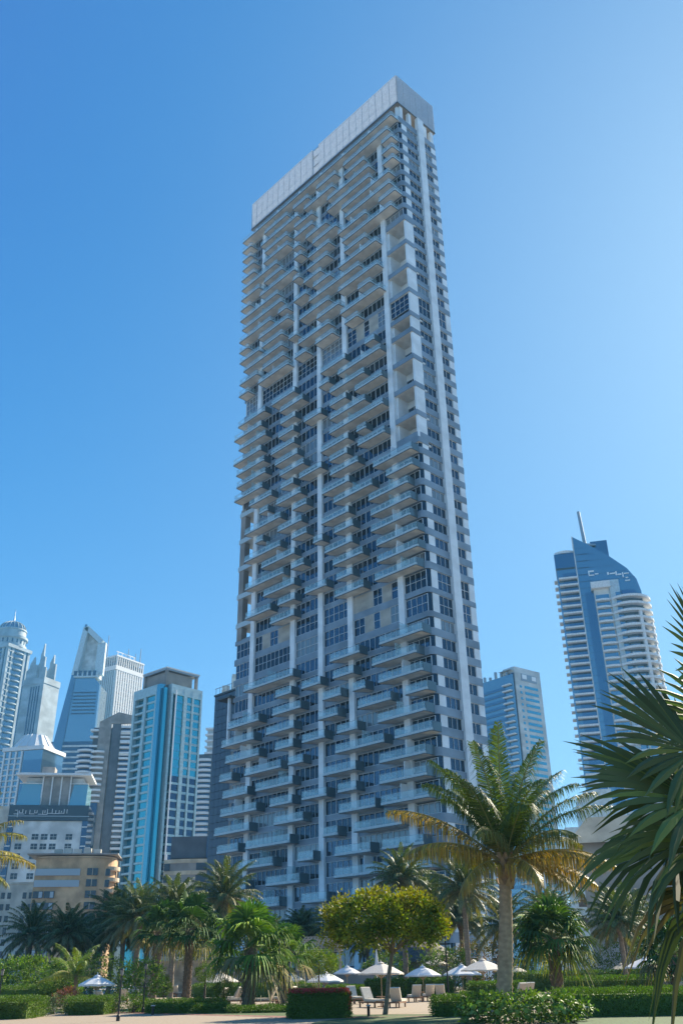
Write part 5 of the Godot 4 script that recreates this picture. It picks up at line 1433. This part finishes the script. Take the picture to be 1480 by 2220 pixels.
	shrub("shrub", "deep green shrub mass behind the white umbrellas", "shrub", Vector3(31.0, 2.5, -106), Vector3(5.0, 2.7, 2.0), 350, 15, 0.22, hedge_green)
	for q in [[-33.0, -104.0, 4.2, "dark shrub mass under the wide dark date palm"], [-42.0, -112.0, 4.6, "dark shrub mass at the hotel wing's foot"], [-24.5, -101.0, 3.8, "dark shrub mass behind the small umbrella"], [-3.5, -116.0, 3.4, "shrub mass at the balcony slab's foot"], [4.5, -118.0, 3.4, "shrub mass behind the dark domed hut"], [-10.5, -112.0, 4.0, "shrub mass behind the pale garden wall's end"], [-17.0, -110.0, 3.6, "shrub mass directly behind the pale garden wall"], [39.0, -100.0, 4.6, "shrub mass at the far end of the umbrella terrace"], [10.0, -102.0, 3.2, "shrub mass behind the bare trunked date palm"]]:
		shrub("shrub", q[3], "shrub", Vector3(q[0], 2.0, q[1]), Vector3(q[2], 2.1, 1.8), 260, 14, 0.22, hedge_green)
	# big leaved shrub in front: its largest leaves are single pieces
	var c := Vector3(6.9, 0, -41.6)
	var t := thing("big_leaf_shrub", "wide glossy large leaved shrub in front of the coconut palm", "shrub", c)
	var m := MB.new(); m.use_c = true
	crown_leaves(m, Vector3(0, 0.45, 0), Vector3(2.75, 0.62, 1.3), 300, 12, 0.17, [Color(0.078, 0.13, 0.0286), Color(0.117, 0.182, 0.0364), Color(0.169, 0.247, 0.0455)], 0.5)
	var f := part(t, "foliage", m.mesh(), M["leaf"])
	f.set_meta("kind", "stuff")
	var kinds := []
	for k in 6:
		var b := MB.new(); b.use_c = true
		var col := [Color(0.195, 0.299, 0.052), Color(0.13, 0.208, 0.039), Color(0.26, 0.351, 0.065), Color(0.104, 0.169, 0.0364), Color(0.169, 0.247, 0.0455), Color(0.221, 0.286, 0.078)][k] as Color
		for e in 4:
			var a := -1.0 + e * 0.5
			var w0 := 0.07 * sqrt(maxf(0.0, 1.0 - a * a)) + 0.004; var a2 := a + 0.5; var w1 := 0.07 * sqrt(maxf(0.0, 1.0 - a2 * a2)) + 0.004
			var z0 := 0.12 + a * 0.12; var z1 := 0.12 + a2 * 0.12
			for s in [-1.0, 1.0]:
				b.quad(Vector3(0, -0.03 * a * a, z0), Vector3(s * w0, 0.02 - 0.03 * a * a, z0), Vector3(s * w1, 0.02 - 0.03 * a2 * a2, z1), Vector3(0, -0.03 * a2 * a2, z1), Vector3(-s * 0.25, 1, 0).normalized(), col)
		kinds.append(b.mesh())
	for i in 280:
		var d := rand_dir()
		d.y = absf(d.y)
		if d.z < -0.2: d.z = -d.z
		var p := Vector3(d.x * 2.75, 0.35 + d.y * 0.75, d.z * 1.3) * rng.randf_range(0.85, 1.06)
		var o := (d + Vector3(0, 0.4, 0) + rand_dir() * 0.5).normalized()
		var zz := (rand_dir() + d * 0.6); zz = (zz - o * zz.dot(o)).normalized()
		part(t, "large_leaf", kinds[rng.randi() % 6], M["leaf"], p, Basis(o.cross(zz), o, zz).scaled(Vector3.ONE * rng.randf_range(0.7, 1.25)))
	for k in 5:
		var b := MB.new()
		b.tube([Vector3(-1.8 + k * 0.9, 0, 0), Vector3(-1.9 + k * 0.95, 0.5, 0.1)], [0.03, 0.02], 6)
		part(t, "stem", b.mesh(), M["bark_dark"])

func terrace_furniture():
	var white := {0: 1, 4: 1, 5: 1, 7: 1, 9: 1, 15: 1, 16: 1}
	var labels := ["white umbrella standing alone over the neat low hedge", "cream umbrella showing between the ball bushes and the stocky palm", "cream umbrella just behind the stocky palm's trunk", "pale umbrella behind the pair of black lamp posts", "low white umbrella behind the red flowering hedge", "white umbrella beside the small square clipped tree", "cream umbrella over the double lounger by the leaning trunk", "blue shaded umbrella to one side of the leaning trunk", "small high cream umbrella far behind the blue shaded one", "blue shaded umbrella behind the tall lamp post", "large cream umbrella beside the coconut palm's trunk", "far cream umbrella behind the large cream one", "cream umbrella past the coconut trunk by the folded white chairs", "cream umbrella behind the bushy fan palm", "small far cream umbrella behind hanging dry leaves", "large white umbrella behind the large fan palm's hanging leaves", "large white umbrella next to another behind the large fan palm", "cream umbrella half hidden by the large fan palm"]
	for i in UMBRELLAS.size():
		var u = UMBRELLAS[i]
		var t := thing("umbrella", labels[i], "umbrella", Vector3(u[0], 0, u[1]), rng.randf_range(0, 0.8), "garden umbrellas on the terrace")
		var h: float = u[2]; var r: float = u[3]
		var cm: Material = M["canvas_white"] if white.has(i) else M["canvas"]
		var drop := r * 0.42
		for k in 8:
			var m := MB.new()
			var a0 := TAU * k / 8.0; var a1 := TAU * (k + 1) / 8.0
			var e0 := Vector3(cos(a0) * r, h - drop, sin(a0) * r); var e1 := Vector3(cos(a1) * r, h - drop, sin(a1) * r)
			var top := Vector3(0, h, 0)
			var m0 := top.lerp(e0, 0.5) + Vector3(0, drop * 0.10, 0); var m1 := top.lerp(e1, 0.5) + Vector3(0, drop * 0.10, 0)
			var mm := (m0 + m1) * 0.5 - Vector3(0, drop * 0.06, 0); var em := (e0 + e1) * 0.5 + Vector3(0, drop * 0.05, 0)
			var nn := Vector3(cos((a0 + a1) * 0.5) * 0.5, 1, sin((a0 + a1) * 0.5) * 0.5).normalized()
			m.tri(top, m0, mm, nn, nn, nn); m.tri(top, mm, m1, nn, nn, nn)
			m.quad(m0, e0, em, mm, nn); m.quad(mm, em, e1, m1, nn)
			for q in [[e0, em], [em, e1]]:
				var o := Vector3(nn.x, 0, nn.z).normalized()
				m.quad(q[0], q[1], q[1] - Vector3(0, 0.11, 0), q[0] - Vector3(0, 0.11, 0), o)
			part(t, "canopy_panel", m.mesh(), cm)
			var b := MB.new(); b.bar(Vector3(0, h - 0.06, 0), e0 - Vector3(0, 0.03, 0), 0.025, 0.03)
			b.bar(Vector3(0, h - drop - 0.35, 0), top.lerp(e0, 0.55) - Vector3(0, 0.02, 0), 0.02, 0.025)
			part(t, "rib", b.mesh(), M["pole_wood"])
		var c := MB.new()
		c.lathe([Vector2(0.26, h - 0.05), Vector2(0.24, h - 0.02), Vector2(0.03, h + 0.08), Vector2(0.03, h + 0.2)], 10)
		part(t, "vent_cap", c.mesh(), cm)
		var p := MB.new(); p.lathe([Vector2(0.3, 0.02), Vector2(0.3, 0.1), Vector2(0.032, 0.12), Vector2(0.032, h)], 8)
		part(t, "pole", p.mesh(), M["pole_wood"])
	var ll := ["lounger at the foot of the neat low hedge", "lounger under the open leafy shrub", "lounger in the row by the pale wall, nearest the leafy shrub", "second lounger in the row by the pale wall", "third lounger in the row by the pale wall", "last lounger in the row by the pale wall", "cream lounger with raised back beside the forked ball bush", "cream lounger with raised back next to the low dark ball bush", "shaded lounger touching the stocky palm's shade", "flat lounger past the stocky palm's trunk", "lounger between the black lamp posts", "cream lounger facing away beside the leaning trunk", "cream lounger with long cushion beside the leaning trunk", "grey shaded lounger behind the red flowering hedge", "grey shaded lounger under the blue umbrella", "grey shaded lounger in the middle under the blue umbrella", "grey shaded lounger closest to the small square hedge", "lounger behind the coconut palm's trunk", "second lounger behind the coconut palm's trunk", "lounger in front of the broad leafy hedge", "cream lounger at the end of the broad leafy hedge", "lounger under the large fan palm's hanging leaves", "second lounger under the large fan palm's hanging leaves"]
	for i in LOUNGERS.size():
		var q = LOUNGERS[i]
		var t := thing("sun_lounger", ll[i], "lounger", Vector3(q[0], 0.02, q[1]), deg_to_rad(q[2]), "sun loungers on the terrace")
		part(t, "frame", bxm(-1.0, 1.0, 0.24, 0.32, -0.34, 0.34), M["teak"])
		for s in [[-0.9, -0.28], [-0.9, 0.28], [0.85, -0.28], [0.85, 0.28]]:
			part(t, "leg", bxm(s[0] - 0.04, s[0] + 0.04, 0, 0.24, s[1] - 0.04, s[1] + 0.04), M["teak"])
		var m := MB.new()
		var prof := PackedVector2Array([Vector2(-0.35, 0.33), Vector2(0.95, 0.33), Vector2(1.02, 0.38), Vector2(1.0, 0.46), Vector2(-0.3, 0.46)])
		m.slab_xy(prof, -0.33, 0.33)
		part(t, "seat_cushion", m.mesh(), M["cushion"])
		var b := MB.new()
		b.slab_xy(PackedVector2Array([Vector2(-0.36, 0.34), Vector2(-0.26, 0.47), Vector2(-0.66, 1.08), Vector2(-0.74, 1.1), Vector2(-0.8, 1.04)]), -0.32, 0.32)
		part(t, "back_cushion", b.mesh(), M["cushion"])

func lamp_post(label: String, at: Vector3, h: float):
	var t := thing("lamp_post", label, "lamp post", at)
	var m := MB.new(); m.lathe([Vector2(0.09, 0), Vector2(0.09, 0.25), Vector2(0.045, 0.3), Vector2(0.035, h - 0.35), Vector2(0.06, h - 0.33)], 8)
	part(t, "pole", m.mesh(), M["black_metal"])
	var g := MB.new(); g.lathe([Vector2(0.05, h - 0.33), Vector2(0.075, h - 0.3), Vector2(0.085, h - 0.08)], 8)
	part(t, "lantern_glass", g.mesh(), M["lamp_glass"])
	var c := MB.new(); c.lathe([Vector2(0.11, h - 0.08), Vector2(0.1, h - 0.05), Vector2(0.02, h)], 8)
	part(t, "lantern_cap", c.mesh(), M["black_metal"])

func garden_structures():
	lamp_post("tall black lamp post between the umbrellas and the coconut trunk", Vector3(5.35, 0, -55.5), 4.2)
	lamp_post("black lamp post beside the yellow green ball bush", Vector3(-4.25, 0, -61), 3.9)
	lamp_post("black lamp post standing almost against its neighbour by the ball bush", Vector3(-4.02, 0, -62), 3.9)
	lamp_post("black lamp post at the end of the red flowering hedge", Vector3(-3.62, 0, -61), 2.6)
	lamp_post("thin black lamp post at the path's edge near the dark mounded shrub", Vector3(-11.15, 0, -49.5), 2.3)
	lamp_post("black lamp post in the open leafy shrub", Vector3(-12.1, 0, -60), 2.6)
	lamp_post("thin black lamp post beside the rough hedge block", Vector3(-18.4, 0, -53.5), 2.4)
	for q in [[-15.1, -63.5, "short dark path light by the neat low hedge"], [9.9, -43.2, "short dark path light on the side lawn"], [0.9, -50.6, "small path light at the leaning tree's foot"], [-10.9, -56.8, "small path light at the end of the knee high hedge"]]:
		var t := thing("path_light", q[2], "path light", Vector3(q[0], 0, q[1]))
		var m := MB.new(); m.lathe([Vector2(0.07, 0), Vector2(0.07, 0.42), Vector2(0.05, 0.44)], 8)
		part(t, "post", m.mesh(), M["black_metal"])
		part(t, "cap", bxm(-0.11, 0.11, 0.44, 0.5, -0.11, 0.11), M["metal_grey"])
	var w := thing("garden_wall", "pale sand rendered garden wall behind the loungers", "wall", Vector3(-18.5, 0, -106))
	part(w, "wall", bxm(-4.0, 4.0, 0, 3.2, -0.3, 0.3), M["garden_wall"])
	part(w, "coping", bxm(-4.1, 4.1, 3.2, 3.35, -0.4, 0.4), M["garden_wall"])
	var w2 := thing("garden_wall", "low shaded grey garden wall behind the lamp posts", "wall", Vector3(-5.0, 0, -104))
	part(w2, "wall", bxm(-7.0, 7.5, 0, 2.1, -0.25, 0.25), M["taupe_wall"])
	part(w2, "coping", bxm(-7.1, 7.6, 2.1, 2.22, -0.35, 0.35), M["taupe_wall"])
	var r := thing("lattice_pavilion", "small pavilion with a sloping lattice roof above the garden wall", "pavilion", Vector3(-3.6, 0, -110), deg_to_rad(0))
	for s in [[-2.0, 1.6], [2.6, 1.6], [-2.0, -1.6], [2.6, -1.6]]:
		part(r, "post", bxm(s[0] - 0.12, s[0] + 0.12, 0, 4.1, s[1] - 0.12, s[1] + 0.12), M["lattice"])
	for k in 12:
		var m := MB.new(); m.bar(Vector3(-2.4 + k * 0.48, 4.0, 2.2), Vector3(-1.2 + k * 0.36, 5.5, 0), 0.09, 0.08)
		part(r, "roof_slat", m.mesh(), M["lattice"])
	for k in 8:
		var f := k / 7.0
		var m := MB.new(); m.bar(Vector3(lerpf(-2.4, -1.2, f), 4.04 + 1.48 * f, 2.2 - 2.2 * f + 0.06), Vector3(lerpf(2.88, 2.76, f), 4.04 + 1.48 * f, 2.2 - 2.2 * f + 0.06), 0.08, 0.09)
		part(r, "roof_batten", m.mesh(), M["lattice"])
	var rb := MB.new(); rb.quad_auto(Vector3(-2.4, 3.9, 2.1), Vector3(2.9, 3.9, 2.1), Vector3(2.8, 5.3, -0.1), Vector3(-1.2, 5.3, -0.1))
	part(r, "roof_lining", rb.mesh(), M["bark_dark"])
	var d := thing("domed_hut", "dark grey hut with a wide conical roof behind the umbrellas", "hut", Vector3(9.3, 0, -124))
	var m := MB.new(); m.lathe([Vector2(3.2, 0), Vector2(3.2, 3.2)], 20)
	part(d, "wall", m.mesh(), M["taupe_wall"])
	var rf := MB.new(); rf.lathe([Vector2(4.0, 3.0), Vector2(3.9, 3.3), Vector2(2.4, 4.6), Vector2(0.9, 5.4), Vector2(0.05, 5.7)], 20)
	part(d, "roof", rf.mesh(), M["hut_roof"])
	var fl := thing("folded_umbrella", "closed white umbrella upright behind the cream one", "umbrella", Vector3(2.6, 0, -96))
	var q := MB.new(); q.lathe([Vector2(0.04, 0), Vector2(0.04, 1.6), Vector2(0.16, 1.7), Vector2(0.19, 2.4), Vector2(0.12, 3.2), Vector2(0.03, 3.9)], 10)
	part(fl, "folded_canopy", q.mesh(), M["canvas_white"])
	for k in 2:
		var tb := thing("side_table", ["small round table between the cream loungers", "small round table among the shaded loungers"][k], "table", [Vector3(1.9, 0.02, -63.5), Vector3(5.2, 0.02, -75.5)][k])
		var tm := MB.new(); tm.lathe([Vector2(0.03, 0.0), Vector2(0.03, 0.52), Vector2(0.28, 0.53), Vector2(0.28, 0.57), Vector2(0.01, 0.575)], 14)
		part(tb, "table_top", tm.mesh(), M["teak"])
		part(tb, "foot", bxm(-0.2, 0.2, 0.0, 0.04, -0.2, 0.2), M["teak"])
